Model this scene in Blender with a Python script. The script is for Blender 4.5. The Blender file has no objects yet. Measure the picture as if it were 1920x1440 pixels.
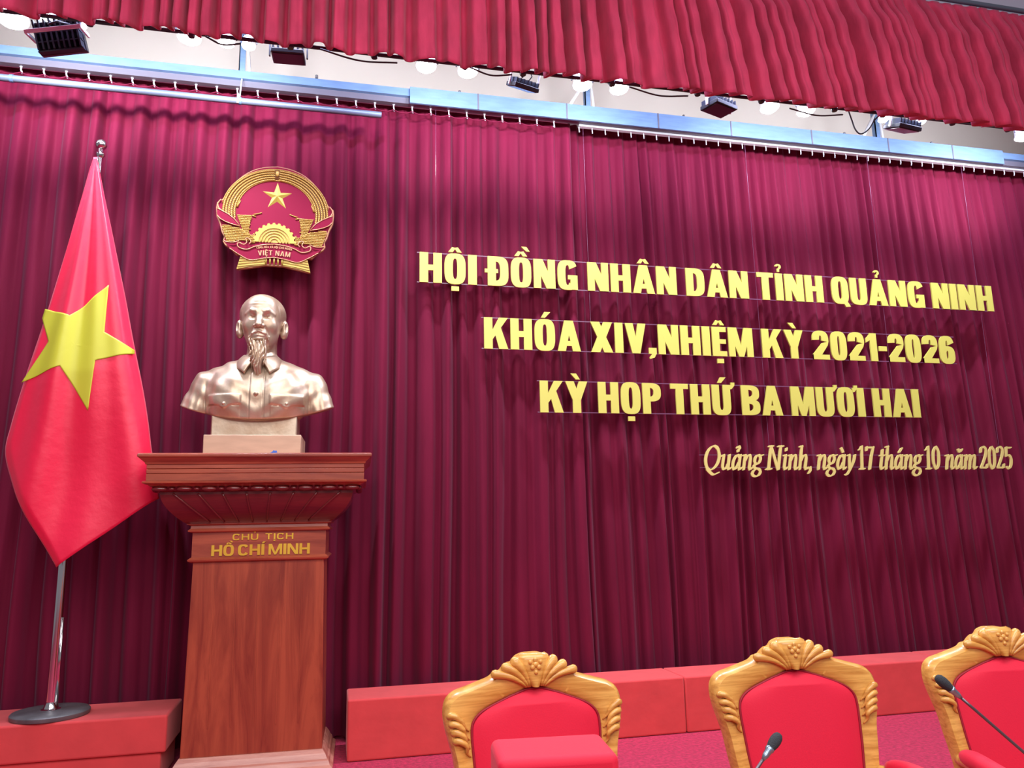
import bpy, bmesh, math, random, unicodedata
import numpy as np
from mathutils import Vector, Matrix
PI = math.pi
SC = bpy.context.scene
COL = SC.collection
R = random.Random(7)

# ------------------------------------------------------------------ camera
f = 1441.0
_X = np.array([6240, -138, -1441.]); _X /= np.linalg.norm(_X)
_Z = np.array([-160, 7820, -1441.]); _Z -= _X*(_X@_Z); _Z /= np.linalg.norm(_Z)
_Y = np.cross(_Z, _X)
ROT = np.array([_X, _Y, _Z])            # world = ROT @ camera vector
CAMP = np.array([0, 0, 1.55])
cd = bpy.data.cameras.new('camera'); cam = bpy.data.objects.new('camera', cd); COL.objects.link(cam)
cd.sensor_width = 36; cd.lens = f/1920*36; cd.clip_start = .05; cd.clip_end = 100
m4 = Matrix([list(ROT[i])+[CAMP[i]] for i in range(3)]+[[0, 0, 0, 1]])
cam.matrix_world = m4
SC.camera = cam
def at(u, v, y):                         # the point of the vertical plane at depth y seen at (u, v)
    d = ROT@np.array([u-960, 720-v, -f]); p = CAMP+d*(y/d[1]); return p
def fl(u, v, z):                         # the point of the level plane at height z seen at (u, v)
    d = ROT@np.array([u-960, 720-v, -f]); return CAMP+d*((z-CAMP[2])/d[2])

# ------------------------------------------------------------------ world, light, exposure
w = bpy.data.worlds.new('world'); SC.world = w; w.use_nodes = True
w.node_tree.nodes['Background'].inputs[0].default_value = (.82, .80, .88, 1)
w.node_tree.nodes['Background'].inputs[1].default_value = .27
SC.view_settings.view_transform = 'Standard'; SC.view_settings.look = 'None'
SC.view_settings.gamma = 1; SC.view_settings.use_curve_mapping = False
SC.view_settings.exposure = 0.0
def area(name, loc, to, sx, sy, power, col, spread=180):
    l = bpy.data.lights.new(name, 'AREA'); l.shape = 'RECTANGLE'; l.size = sx; l.size_y = sy
    l.energy = power; l.color = col; l.spread = math.radians(spread)
    o = bpy.data.objects.new(name, l); COL.objects.link(o); o.location = loc
    d = Vector(to)-Vector(loc); o.rotation_euler = d.to_track_quat('-Z', 'Y').to_euler(); return o
area('hall_ceiling_light', (1.0, 0.6, 5.6), (1.0, 2.6, 0), 8, 2.0, 330, (1, .97, .95))
area('hall_front_light', (0.5, -3.5, 5.0), (0.5, 6, 1.5), 7, 1.6, 235, (1, .97, .97))
area('stage_flood_strip', (1.6, 5.20, 5.16), (1.6, 6.25, 3.6), 11.5, .07, 185, (.60, .64, 1.0), 170)

# ------------------------------------------------------------------ materials
def mat(name, col, rough=.6, metal=0, sheen=0, sheen_tint=None, emit=None, es=0, spec=.5, var=0, vscale=8, vstretch=(1, 1, 1), bump=0, bscale=60, bstretch=(1, 1, 1), coat=0, col2=None):
    m = bpy.data.materials.new(name); m.use_nodes = True; nt = m.node_tree; N = nt.nodes; L = nt.links
    b = N['Principled BSDF']; b.inputs['Base Color'].default_value = (*col, 1)
    b.inputs['Roughness'].default_value = rough; b.inputs['Metallic'].default_value = metal
    b.inputs['Specular IOR Level'].default_value = spec
    if sheen:
        b.inputs['Sheen Weight'].default_value = sheen; b.inputs['Sheen Roughness'].default_value = .45
        b.inputs['Sheen Tint'].default_value = (*(sheen_tint or (1, 1, 1)), 1)
    if coat: b.inputs['Coat Weight'].default_value = coat; b.inputs['Coat Roughness'].default_value = .15
    if emit: b.inputs['Emission Color'].default_value = (*emit, 1); b.inputs['Emission Strength'].default_value = es
    tc = N.new('ShaderNodeTexCoord')
    if var:
        mp = N.new('ShaderNodeMapping'); mp.inputs['Scale'].default_value = vstretch
        n = N.new('ShaderNodeTexNoise'); n.inputs['Scale'].default_value = vscale; n.inputs['Detail'].default_value = 5
        L.new(tc.outputs['Object'], mp.inputs[0]); L.new(mp.outputs[0], n.inputs['Vector'])
        r = N.new('ShaderNodeValToRGB'); c2 = col2 or tuple(c*(1-var) for c in col)
        r.color_ramp.elements[0].position = .3; r.color_ramp.elements[1].position = .7
        r.color_ramp.elements[0].color = (*c2, 1); r.color_ramp.elements[1].color = (*col, 1)
        L.new(n.outputs['Fac'], r.inputs[0]); L.new(r.outputs[0], b.inputs['Base Color'])
    if bump:
        mp = N.new('ShaderNodeMapping'); mp.inputs['Scale'].default_value = bstretch
        n = N.new('ShaderNodeTexNoise'); n.inputs['Scale'].default_value = bscale; n.inputs['Detail'].default_value = 4
        L.new(tc.outputs['Object'], mp.inputs[0]); L.new(mp.outputs[0], n.inputs['Vector'])
        bp = N.new('ShaderNodeBump'); bp.inputs['Strength'].default_value = bump; bp.inputs['Distance'].default_value = .01
        L.new(n.outputs['Fac'], bp.inputs['Height']); L.new(bp.outputs[0], b.inputs['Normal'])
    return m
def wood(name, c1, c2, axis='Z', scale=14, rough=.32, dist=3.0, coat=.3):
    m = mat(name, c1, rough, coat=coat); nt = m.node_tree; N = nt.nodes; L = nt.links; b = N['Principled BSDF']
    tc = N.new('ShaderNodeTexCoord'); mp = N.new('ShaderNodeMapping')
    st = {'Z': (1, 1, .10), 'X': (.10, 1, 2.2 if scale > 20 else 1), 'Y': (1, .1, 1)}[axis]
    mp.inputs['Scale'].default_value = st
    n = N.new('ShaderNodeTexNoise'); n.inputs['Scale'].default_value = scale; n.inputs['Detail'].default_value = 8
    n.inputs['Distortion'].default_value = dist*.3; n.inputs['Roughness'].default_value = .65
    L.new(tc.outputs['Object'], mp.inputs[0]); L.new(mp.outputs[0], n.inputs['Vector'])
    r = N.new('ShaderNodeValToRGB'); e = r.color_ramp.elements
    e[0].position = .36; e[0].color = (*c2, 1); e[1].position = .62; e[1].color = (*c1, 1)
    L.new(n.outputs['Fac'], r.inputs[0]); L.new(r.outputs[0], b.inputs['Base Color'])
    return m
M = {}
M['curtain'] = mat('curtain_velvet', (.155, .0065, .032), .75, sheen=.07, sheen_tint=(1, .75, 1), spec=.12, var=.22, vscale=3, vstretch=(3, 1, .4), bump=.15, bscale=40, bstretch=(2, 1, .3))
M['valance'] = mat('valance_velvet', (.62, .045, .125), .75, sheen=.25, sheen_tint=(1, .6, .75), spec=.25, var=.35, vscale=5, vstretch=(2, 1, .6), bump=.4, bscale=22, bstretch=(2, 1, .5))
M['flagred'] = mat('flag_satin_red', (.78, .007, .055), .42, sheen=.3, sheen_tint=(1, .5, .6), bump=.25, bscale=14)
M['flagstar'] = mat('flag_star_yellow', (.56, .56, .035), .5)
M['steel'] = mat('polished_steel', (.72, .70, .72), .14, 1)
M['castiron'] = mat('grey_cast_metal', (.17, .17, .185), .45, .3, var=.4, vscale=9, bump=.2, bscale=50)
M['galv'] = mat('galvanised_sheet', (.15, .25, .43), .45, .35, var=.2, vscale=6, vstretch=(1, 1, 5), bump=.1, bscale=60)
M['galvdark'] = mat('steel_shade_tone', (.13, .12, .15), .5, .4)  # beam underside's shade put into the steel colour; the plate joints share it
M['rail'] = mat('white_painted_rail', (.55, .57, .62), .35, .2)
M['pipe'] = mat('grey_steel_pipe', (.17, .21, .29), .4, .5)
M['black'] = mat('black_painted_metal', (.018, .018, .024), .4)
M['blackfin'] = mat('dark_anodised_fins', (.014, .017, .035), .7, 0)
M['whitebr'] = mat('white_bracket', (.75, .76, .80), .4)
M['lens'] = mat('lit_lamp_lens', (1, 1, 1), .3, emit=(.88, .96, 1), es=28)
M['cream'] = mat('cream_painted_wall', (.72, .67, .63), .8, var=.05, vscale=2)
M['lav'] = mat('pale_lavender_paint', (.44, .42, .54), .7)
M['bench'] = mat('red_felt_cover', (.70, .060, .066), .85, sheen=.25, sheen_tint=(1, .6, .6), var=.12, vscale=6, bump=.25, bscale=9)
M['carpet'] = mat('crimson_carpet', (.58, .015, .08), .95, sheen=.1, sheen_tint=(1, .5, .7), var=.5, vscale=38, bump=.9, bscale=90)
M['mahog'] = wood('reddish_mahogany', (.42, .082, .038), (.23, .032, .018), 'Z', 9)
M['mahogx'] = wood('reddish_mahogany_level_grain', (.42, .090, .045), (.23, .036, .022), 'X', 9)
M['mahogd'] = wood('mahogany_cove_shade', (.17, .018, .018), (.11, .012, .014), 'X', 8, rough=.25)  # same mahogany darkened: shade under the overhanging top is put into the colour
M['mahogp'] = wood('worn_pinkish_plinth_wood', (.62, .27, .20), (.38, .10, .07), 'X', 12)
M['oak'] = wood('golden_ash_wood', (.82, .44, .11), (.56, .24, .045), 'X', 26, rough=.28, dist=2)
M['oakz'] = wood('golden_ash_upright_grain', (.80, .42, .10), (.56, .24, .045), 'Z', 26, rough=.28, dist=2)
M['chairred'] = mat('bright_red_upholstery', (.74, .004, .042), .7, sheen=.2, sheen_tint=(1, .4, .5), bump=.06, bscale=200)
M['piping'] = mat('dark_red_piping', (.30, .003, .02), .6)
M['letter'] = mat('yellow_gold_letter_face', (.60, .565, .11), .45, .05)
M['date'] = mat('pale_gold_letter_face', (.70, .60, .20), .42, .05)
M['gold'] = mat('mirror_gold_letter', (.95, .60, .07), .3, .55)
M['brass'] = mat('bronze_gilt', (.64, .52, .40), .40, .70, var=.28, vscale=7, vstretch=(1, 1, 1), col2=(.46, .31, .21), bump=.12, bscale=30)
M['plinth'] = mat('bronze_painted_plinth', (.62, .40, .28), .45, .3, var=.15, vscale=6, vstretch=(1, 1, 4))
M['emred'] = mat('emblem_crimson_enamel', (.20, .003, .030), .6, spec=.12)
M['emgold'] = mat('emblem_gold_relief', (.46, .27, .06), .38, .2)
M['emyel'] = mat('emblem_yellow_gold', (.44, .32, .055), .4, .2)
M['emline'] = mat('emblem_pink_gold_line', (.48, .23, .12), .4, .15)
M['emdark'] = mat('emblem_dark_gold_ground', (.17, .06, .02), .5)
M['strip'] = mat('clear_plastic_strip', (.16, .06, .12), .2)
M['mic'] = mat('charcoal_foam', (.03, .035, .045), .8, bump=.4, bscale=400)
M['micstem'] = mat('dark_grey_metal_stem', (.16, .13, .16), .35, .7)
M['micring'] = mat('brushed_blue_grey_collar', (.32, .40, .50), .3, .8)
M['blue'] = mat('blue_paper_scrap', (.05, .18, .75), .6)
M['table'] = mat('dark_red_table_wood', (.30, .05, .025), .35)

# ------------------------------------------------------------------ helpers
class MB:
    def __init__(s): s.v = []; s.f = []; s.mi = []
    def add(s, vs, fs, mi=0):
        o = len(s.v); s.v += [tuple(p) for p in vs]; s.f += [tuple(i+o for i in q) for q in fs]; s.mi += [mi]*len(fs); return s
    def box(s, x0, y0, z0, x1, y1, z1, mi=0):
        v = [(x, y, z) for x in (x0, x1) for y in (y0, y1) for z in (z0, z1)]
        return s.add(v, [(0, 1, 3, 2), (4, 6, 7, 5), (0, 4, 5, 1), (2, 3, 7, 6), (0, 2, 6, 4), (1, 5, 7, 3)], mi)
    def tube(s, pts, rad, n=10, mi=0, cap=True):
        P = [Vector(p) for p in pts]; rs = rad if isinstance(rad, (list, tuple)) else [rad]*len(P)
        o = []; prev = None
        for i, p in enumerate(P):
            t = (P[min(i+1, len(P)-1)]-P[max(i-1, 0)]).normalized()
            if prev is None:
                a = Vector((0, 0, 1)) if abs(t.z) < .9 else Vector((1, 0, 0)); u = t.cross(a).normalized()
            else: u = (prev-t*prev.dot(t)).normalized()
            prev = u; b = t.cross(u)
            o += [p+(u*math.cos(2*PI*k/n)+b*math.sin(2*PI*k/n))*rs[i] for k in range(n)]
        fs = [(i*n+k, i*n+(k+1) % n, (i+1)*n+(k+1) % n, (i+1)*n+k) for i in range(len(P)-1) for k in range(n)]
        if cap: fs += [tuple(reversed(range(n))), tuple(range((len(P)-1)*n, len(P)*n))]
        return s.add(o, fs, mi)
    def lathe(s, prof, c=(0, 0, 0), n=32, mi=0):
        o = [(c[0]+r*math.cos(2*PI*k/n), c[1]+r*math.sin(2*PI*k/n), c[2]+z) for r, z in prof for k in range(n)]
        fs = [(i*n+k, i*n+(k+1) % n, (i+1)*n+(k+1) % n, (i+1)*n+k) for i in range(len(prof)-1) for k in range(n)]
        fs += [tuple(reversed(range(n))), tuple(range((len(prof)-1)*n, len(prof)*n))]
        return s.add(o, fs, mi)
    def ell(s, c, r, n=10, m=6, rot=None, mi=0):
        o = []
        for j in range(m+1):
            a = PI*j/m
            for k in range(n):
                b = 2*PI*k/n; p = Vector((r[0]*math.sin(a)*math.cos(b), r[1]*math.sin(a)*math.sin(b), r[2]*math.cos(a)))
                if rot is not None: p = rot@p
                o.append(Vector(c)+p)
        return s.add(o, [(j*n+k, (j+1)*n+k, (j+1)*n+(k+1) % n, j*n+(k+1) % n) for j in range(m) for k in range(n)], mi)
    def prism(s, poly, y0, y1, mi=0):                      # polygon in x, z extruded along y
        n = len(poly); v = [(x, y0, z) for x, z in poly]+[(x, y1, z) for x, z in poly]
        return s.add(v, [tuple(range(n)), tuple(reversed(range(n, 2*n)))]+[(i, i+n, (i+1) % n+n, (i+1) % n) for i in range(n)], mi)
    def strip(s, A, B, y0, y1, mi=0, closed=False):         # band between two polylines in x, z extruded along y
        n = len(A); v = [(p[0], y0, p[1]) for p in A]+[(p[0], y0, p[1]) for p in B]+[(p[0], y1, p[1]) for p in A]+[(p[0], y1, p[1]) for p in B]
        fs = []; rng = range(n if closed else n-1)
        for i in rng:
            j = (i+1) % n
            fs += [(i, j, n+j, n+i), (2*n+i, 3*n+i, 3*n+j, 2*n+j), (i, 2*n+i, 2*n+j, j), (n+i, n+j, 3*n+j, 3*n+i)]
        if not closed: fs += [(0, n, 3*n, 2*n), (n-1, 3*n-1, 4*n-1, 2*n-1)]
        return s.add(v, fs, mi)
    def build(s, name, mats, parent=None, smooth=False, bevel=0, seg=2, angle=None, fix=True, loc=None):
        me = bpy.data.meshes.new(name); me.from_pydata([tuple(map(float, p)) for p in s.v], [], s.f)
        if not isinstance(mats, (list, tuple)): mats = [mats]
        for m_ in mats: me.materials.append(m_)
        if len(mats) > 1: me.polygons.foreach_set('material_index', s.mi)
        if fix:
            bm = bmesh.new(); bm.from_mesh(me); bmesh.ops.recalc_face_normals(bm, faces=bm.faces); bm.to_mesh(me); bm.free()
        if smooth or angle: me.polygons.foreach_set('use_smooth', [True]*len(me.polygons))
        if angle: me.set_sharp_from_angle(angle=math.radians(angle))
        o = bpy.data.objects.new(name, me); COL.objects.link(o)
        if parent is not None: o.parent = parent
        if loc: o.location = loc
        if bevel:
            md = o.modifiers.new('bevel', 'BEVEL'); md.width = bevel; md.segments = seg; md.limit_method = 'ANGLE'; md.angle_limit = math.radians(35)
            me.polygons.foreach_set('use_smooth', [True]*len(me.polygons)); me.set_sharp_from_angle(angle=math.radians(50))
        return o
def thing(name, label, cat, loc=(0, 0, 0), rz=0, group=None):
    o = bpy.data.objects.new(name, None); COL.objects.link(o); o.location = loc; o.rotation_euler = (0, 0, rz); o.empty_display_size = .1
    return tag(o, label, cat, group)
def tag(o, label, cat, group=None):
    o['label'] = label; o['category'] = cat
    if group: o['group'] = group
    return o
def struct(o): o['kind'] = 'structure'; return o
def copy_tree(o, parent=None):
    c = o.copy(); COL.objects.link(c); c.parent = parent
    for ch in list(o.children): copy_tree(ch, c)
    return c
def grid(nu, nv, fn, name, m, parent=None, fix=False, solid=0):
    V = np.array(fn).reshape(-1, 3)
    F = [(j*nu+i, j*nu+i+1, (j+1)*nu+i+1, (j+1)*nu+i) for j in range(nv-1) for i in range(nu-1)]
    b = MB(); b.v = [tuple(p) for p in V]; b.f = F; b.mi = [0]*len(F)
    o = b.build(name, m, parent, smooth=True, fix=fix)
    if solid:
        md = o.modifiers.new('thickness', 'SOLIDIFY'); md.thickness = solid; md.offset = 0
    return o
def cr(P, n):                                             # Catmull-Rom through the points
    P = [np.array(p, float) for p in P]; Q = [2*P[0]-P[1]]+P+[2*P[-1]-P[-2]]; o = []
    for i in range(1, len(Q)-2):
        a, b, c, d = Q[i-1:i+3]
        for k in range(n):
            t = k/n; o.append(.5*(2*b+(c-a)*t+(2*a-5*b+4*c-d)*t*t+(3*b-a-3*c+d)*t**3))
    o.append(P[-1]); return o

# ------------------------------------------------------------------ the room
struct(MB().box(-9, -6, -.1, 14, 7.2, 0).build('floor', M['carpet']))
struct(MB().box(-9, 7.0, 0, 14, 7.2, 7.5).build('wall_back', M['cream']))
struct(MB().box(-9, 4.86, 6.55, 14, 7.0, 6.7).build('ceiling', M['cream']))
struct(MB().box(-9, 5.02, 5.86, 14, 5.10, 6.54).build('wall_proscenium', M['lav']))

# ------------------------------------------------------------------ curtains
def folds(x0, x1, step, jit, rr, dx=.008):
    """pleat profile along x: values in -1..1 built from pleats of random width; returns x samples, phase and depth per sample"""
    xs = np.arange(x0, x1+dx, dx); e = [x0-step]
    while e[-1] < x1+step: e.append(e[-1]+step*(1+jit*rr.uniform(-1, 1)))
    amp = [rr.uniform(.42, 1.1) for _ in e]; ph = np.interp(xs, e, range(len(e))); am = np.interp(xs, e, amp); return xs, ph, am
def pleat(ph, sharp=.6):
    s = np.abs(np.cos(PI*ph)); return s**sharp*2-1
def make_curtain(name, x0, x1, ytop, step, z0, z1, seed, lean_fn, label, header, thick=.05):
    rr = random.Random(seed); xs, ph, am = folds(x0, x1, step, .28, rr)
    _, ph2, am2 = folds(x0, x1, step*2.7, .4, rr)
    zs = np.concatenate([np.linspace(z1, z1-.30, 10)[:-1], np.linspace(z1-.30, z0, 40)])
    V = []
    for z in zs:
        t = (z1-z)/(z1-z0)
        X = xs+lean_fn(xs, t)+.012*np.sin(3.1*xs+7*t)*t+.028*np.sin(1.9*xs+2.6*t+1)*t+.02*t*np.sin(ph2*2*PI+2.3*t)
        mix = min(1, t*2.2)
        p1 = np.tanh(1.7*(np.cos(2*PI*(ph+.05*math.sin(9*t)))+.25)); p2 = np.sin(2*PI*ph2+1.3*t)
        p3 = np.sin(2*PI*(2*ph+.3*t)+1.1)
        d = am*thick*(.42+.55*min(1, t*7))*(1-.15*mix)*p1+.035*mix*p2*am2+.008*p3
        gather = math.exp(-((z1-z-.12)/.03)**2)
        d = d*(1-.35*gather)
        V.append(np.stack([X, ytop-d, np.full_like(X, z)], 1))
    o = grid(len(xs), len(zs), V, name, M['curtain'])
    return o
lean_l = lambda x, t: np.zeros_like(x)-.05*t*np.clip(-1.2-x, 0, 2)
lean_r = lambda x, t: .30*t*np.clip((x-2.0)/5.0, 0, 2)
o = make_curtain('stage_curtain', -5.2, 2.06, 6.225, .165, .03, 5.24, 3, lean_l, '', 0, .070)
tag(o, 'wine red velvet back curtain in wide pleats behind the flag, emblem and bust', 'curtain', )
o = make_curtain('stage_curtain', 1.98, 11.0, 6.325, .125, .03, 5.22, 5, lean_r, '', 0, .055)
tag(o, 'wine red velvet back curtain in fine pleats behind the rows of yellow letters', 'curtain')

# valance: short velvet pelmet hanging in front of the lamps
rr = random.Random(11); xs, ph, am = folds(-4.2, 9.2, .135, .5, rr, .006)
_, ph2, am2 = folds(-4.2, 9.2, .37, .4, rr, .006)
zs = np.linspace(5.915, 4.785, 36); V = []
for z in zs:
    t = (5.915-z)/1.15
    X = xs+.24*(t-.6)*np.clip((xs-1.2)/2.4, 0, 1)+.009*t*np.sin(ph2*2*PI+1.2*t)
    p1 = np.tanh(2.6*(np.cos(2*PI*(ph+.03*np.sin(2.2*t+xs)))+.42))
    d = am*(.008+.102*min(1, t*3.2))*p1+.03*t*np.sin(2*PI*ph2)*am2+.006*np.sin(7*xs+30*t)
    zz = z-.36*(t**5)*d+.014*t**8*(1-p1)*am+.012*t**6*np.sin(ph2*2*PI+1)
    V.append(np.stack([X, 4.92-d, zz], 1))
o = grid(len(xs), len(zs), V, 'stage_valance', M['valance'], solid=.006)
tag(o, 'bright red velvet valance hanging in deep pleats across the top above the lamps', 'curtain')
o = MB().tube([(-4.2, 4.92, 5.955), (9.2, 4.92, 5.955)], .022, 12).build('curtain_rod', M['pipe'], smooth=True)
tag(o, 'straight grey rod along the top edge of the red valance, seen at top right', 'curtain rod')

# ------------------------------------------------------------------ steel beam, rails, pipe
t = thing('lighting_beam', 'long blue-grey galvanised steel beam spanning above the back curtain', 'beam', (2.2, 6.0, 5.10))
b = MB().box(-7, 0, .055, 9, .10, .122); b.build('top_flange', M['galv'], t)
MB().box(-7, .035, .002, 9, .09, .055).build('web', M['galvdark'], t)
b = MB().box(-1.63, -.022, -.018, 4.42, -.002, .128)
b.build('cover_plate', M['galv'], t)
for sx in (-1.05, -.25, .62, 1.35, 2.2, 3.05, 3.8):
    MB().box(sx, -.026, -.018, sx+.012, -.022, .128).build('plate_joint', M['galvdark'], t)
for (x, dg) in ((-2.98, 0), (-.02, -1), (3.0, -1)):
    b = MB().box(x-.035, .02, .125, x+.015, .03, 1.42).box(x-.035, .02, .125, x-.027, .07, 1.42); b.build('hanger', M['galv'], t)
    b = MB().tube([(x+.05, .03, .11), (x+.02, .03, .5), (x+.02, .03, 1.4)], .012, 8); b.build('hanger_rod', M['rail'], t)
    if dg: MB().tube([(x-.20, .03, .11), (x+.10, .03, .60)], .014, 6).build('diagonal_brace', M['rail'], t)
for x in (-4.3, -2.4, -1.2, .9, 2.6, 3.6): MB().lathe([(.012, 0), (.012, .025), (.006, .03)], (x, .015, .135), 8).build('bolt', M['castiron'], t)

t = thing('curtain_track', 'white curtain track with small hooks carrying the left back curtain', 'curtain track', (-1.3, 6.09, 5.128))
MB().box(-3.7, -.02, -.02, 3.3, .02, .015).build('rail', M['rail'], t)
for i in range(40):
    x = -3.0+i*.158
    b = MB().tube([(x, -.01, -.015), (x, -.012, -.05), (x+.008, 0, -.075), (x, .01, -.06)], .006, 6); b.ell((x, -.015, -.022), (.013, .010, .012), 8, 5)
    b.build('hook', M['rail'], t)
pts = []
for i in range(39):
    x = -3.0+i*.158; pts += [(x, -.01, -.07), (x+.05, -.02, -.095), (x+.11, -.02, -.095)]
MB().tube(pts, .004, 6).build('gather_cord', M['curtain'], t)
t = thing('curtain_track', 'cream curtain track showing under the beam above the right back curtain', 'curtain track', (6.4, 6.10, 5.088))
MB().box(-4.30, -.02, -.004, 4.4, .02, .016).build('rail', M['rail'], t)
for i in range(60):
    x = -4.3+i*.125
    MB().tube([(x, -.01, -.01), (x, -.012, -.04), (x+.006, .0, -.055)], .005, 6).build('hook', M['rail'], t)
t = thing('lighting_pipe', 'round grey steel pipe hanging below the beam on the left side', 'pipe', (-2.1, 5.93, 4.912))
MB().tube([(-3.2, 0, 0), (2.43, 0, 0)], .026, 16).build('pipe', M['pipe'], t, angle=40)
for x in (-2.2, -.3, 1.32): MB().tube([(x-.012, 0, 0), (x+.012, 0, 0)], .030, 16).build('joint_ring', M['galv'], t)
for x in (-1.9, 1.315):
    MB().tube([(x, 0, .02), (x, .05, .16), (x, .08, .24)], .006, 8).tube([(x-.01, -.02, -.03), (x-.01, -.02, .05)], .008, 8).build('hanging_hook', M['rail'], t)

# ------------------------------------------------------------------ lamps
t = thing('lamp_batten', 'thin black batten pipe running just behind the valance hem', 'batten', (1.9, 5.075, 4.896))
MB().tube([(-6, 0, 0), (7.2, 0, 0)], .014, 10).build('pipe', M['black'], t, smooth=True)
rr = random.Random(5)
for k in range(16):
    x = -4.2+k*.62+rr.uniform(-.1, .1)
    MB().lathe([(.022, -.03), (.026, -.02), (.026, .02), (.02, .03)], (x, 0, 0), 10).build('clamp', M['black'], t)
c = [tuple(at(u, v, 5.05)-np.array([1.9, 5.075, 4.896])) for u, v in ((1590, 205), (1597, 225), (1604, 243), (1614, 251), (1628, 243), (1641, 224), (1655, 212))]
MB().tube(cr(c, 6), .006, 8).build('loop_cable', M['black'], t, smooth=True)
for (u0, v0, u1, v1) in ((385, 68, 450, 82), (600, 92, 745, 118), (880, 126, 960, 140), (1180, 163, 1290, 180), (1480, 203, 1580, 215)):
    a = at(u0, v0, 5.04); e = at(u1, v1, 5.04); mid = (a+e)/2-np.array([0, 0, .035])
    MB().tube([tuple(p-np.array([1.9, 5.075, 4.896])) for p in cr([a, mid, e], 8)], .006, 6).build('slack_cable', M['black'], t, smooth=True)

for k in range(7): MB().tube([(-5.5+2*k, 0, 0), (-5.5+2*k, 0, .96)], .006, 6).build('drop_rod', M['black'], t)
t = thing('hanging_pipe', 'black pipe behind the valance from which the lamps hang', 'pipe', (1.9, 5.32, 5.20))
MB().tube([(-6, 0, 0), (7.2, 0, 0)], .015, 12).build('pipe', M['black'], t, smooth=True)
for k in range(7): MB().tube([(-5.2+2*k, 0, 0), (-5.2+2*k, 0, 1.352)], .008, 6).build('drop_rod', M['black'], t)
def make_lamp():
    t = thing('stage_spotlight', '', 'stage light', (0, 0, 0), 0, 'lit white stage lamps under the valance')
    MB().lathe([(.05, .10), (.062, .085), (.066, .02), (.075, -.005), (.075, -.012), (.068, -.012)], (0, 0, 0), 20).build('housing', M['whitebr'], t, angle=40)
    MB().lathe([(.066, -.008), (.06, -.024), (.04, -.040), (.015, -.047)], (0, 0, 0), 20).build('lens', M['lens'], t, smooth=True)
    b = MB().tube([(-.085, 0, .02), (-.085, 0, .13), (.085, 0, .13), (.085, 0, .02)], .006, 6)
    b.build('yoke', M['black'], t)
    MB().tube([(0, 0, 0), (0, 0, 1)], .008, 6).build('stem', M['black'], t); return t
lamps = [(22, 33, 'beside the valance end at far left', 1.3), (90, 36, 'above the left part of the finned floodlight', .75), (150, 48, 'above the right end of the finned floodlight', .55),
         (355, 70, 'alone between the finned floodlight and the steel hanger', 1.0), (424, 80, 'just left of the leftmost steel hanger', .75), (466, 87, 'just right of the leftmost steel hanger', .6),
         (799, 124, 'left one of the pair left of the white-ended floodlight', .95), (877, 134, 'right one of the pair left of the white-ended floodlight', .95),
         (1092, 159, 'left of the middle steel hanger with diagonal brace', .95), (1161, 166, 'right of the middle steel hanger with diagonal brace', .95),
         (1443, 202, 'left one of the pair right of the dark slanted floodlight', .95), (1511, 208, 'right one of the pair right of the dark slanted floodlight', .95),
         (1657, 224, 'at the left end of the cabled floodlight on the right', .6), (1728, 229, 'at the right end of the cabled floodlight on the right', .5), (1919, 256, 'cut off by the right edge of the picture', .9)]
proto = make_lamp(); ZP = 5.20
def set_head(o, ang, sc, z, ry=0, rz=0):
    for c in o.children:
        if c.name.startswith('stem'): c.scale = (1, 1, (ZP-.012-z-.12*sc*math.cos(math.radians(ang)))); c.location = (0, -.12*sc*math.sin(math.radians(ang))*0, .12*sc*math.cos(math.radians(ang)))
        else: c.rotation_euler = (math.radians(ang), math.radians(ry), math.radians(rz)); c.scale = (sc,)*3
for i, (u, v, s, sc) in enumerate(lamps):
    o = proto if i == 0 else copy_tree(proto)
    p = at(u, v, 5.32); o.location = (p[0], p[1], p[2]+.01); set_head(o, -8, sc*1.1, o.location.z)
    o['label'] = 'lit white stage lamp '+s
    pl = bpy.data.lights.new('lamp_glow', 'SPOT'); pl.energy = 60*sc*(2.6 if i == 14 else 1.25 if i > 11 else 1); pl.color = (.92, .95, 1.0); pl.shadow_soft_size = .05; pl.spot_size = math.radians(125); pl.spot_blend = .6
    lo = bpy.data.objects.new('lamp_glow', pl); COL.objects.link(lo); lo.parent = o; lo.location = (0, .03, -.075*sc); lo.rotation_euler = (math.radians(108), 0, 0)
def make_flood(kind, ang, ry, rz, sc, u, v):
    p = at(u, v, 5.32)
    t = thing('floodlight', '', 'floodlight', tuple(p), 0)
    MB().box(-.135, -.10, -.02, .135, .10, .02).build('lamp_head', M['black'], t, bevel=.006)
    n = 9 if kind == 'big' else 7
    for k in range(n):
        x = -.12+.24*k/(n-1)
        h = .075 if kind == 'big' else .045
        MB().prism([(x-.005, .02), (x+.005, .02), (x+.005, .02+h), (x-.005, .02+h)], -.09, .09).build('cooling_fin', M['blackfin'], t)
    if kind == 'big':
        for k in range(4): MB().box(-.13, -.10+.055*k, .03, .13, -.092+.055*k, .080).build('cross_fin', M['blackfin'], t)
    else:
        MB().box(-.12, -.085, -.026, .12, .085, -.019).build('glass_front', M['darkglass'], t)
    b = MB().box(-.16, -.012, -.01, -.148, .012, .15).box(.148, -.012, -.01, .16, .012, .15).box(-.16, -.012, .148, .16, .012, .158)
    b.build('bracket', M['whitebr'] if kind != 'dark' else M['black'], t, bevel=.002)
    MB().tube([(.05, .02, .05), (.09, .03, .12), (.04, .03, .18), (.0, .0, .22)], .006, 6).build('power_cable', M['black'], t, smooth=True)
    MB().tube([(0, 0, 0), (0, 0, 1)], .009, 6).build('stem', M['black'], t)
    set_head(t, ang, sc, p[2], ry, rz); return t
M['darkglass'] = mat('dark_lamp_glass', (.05, .03, .05), .2)
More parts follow.
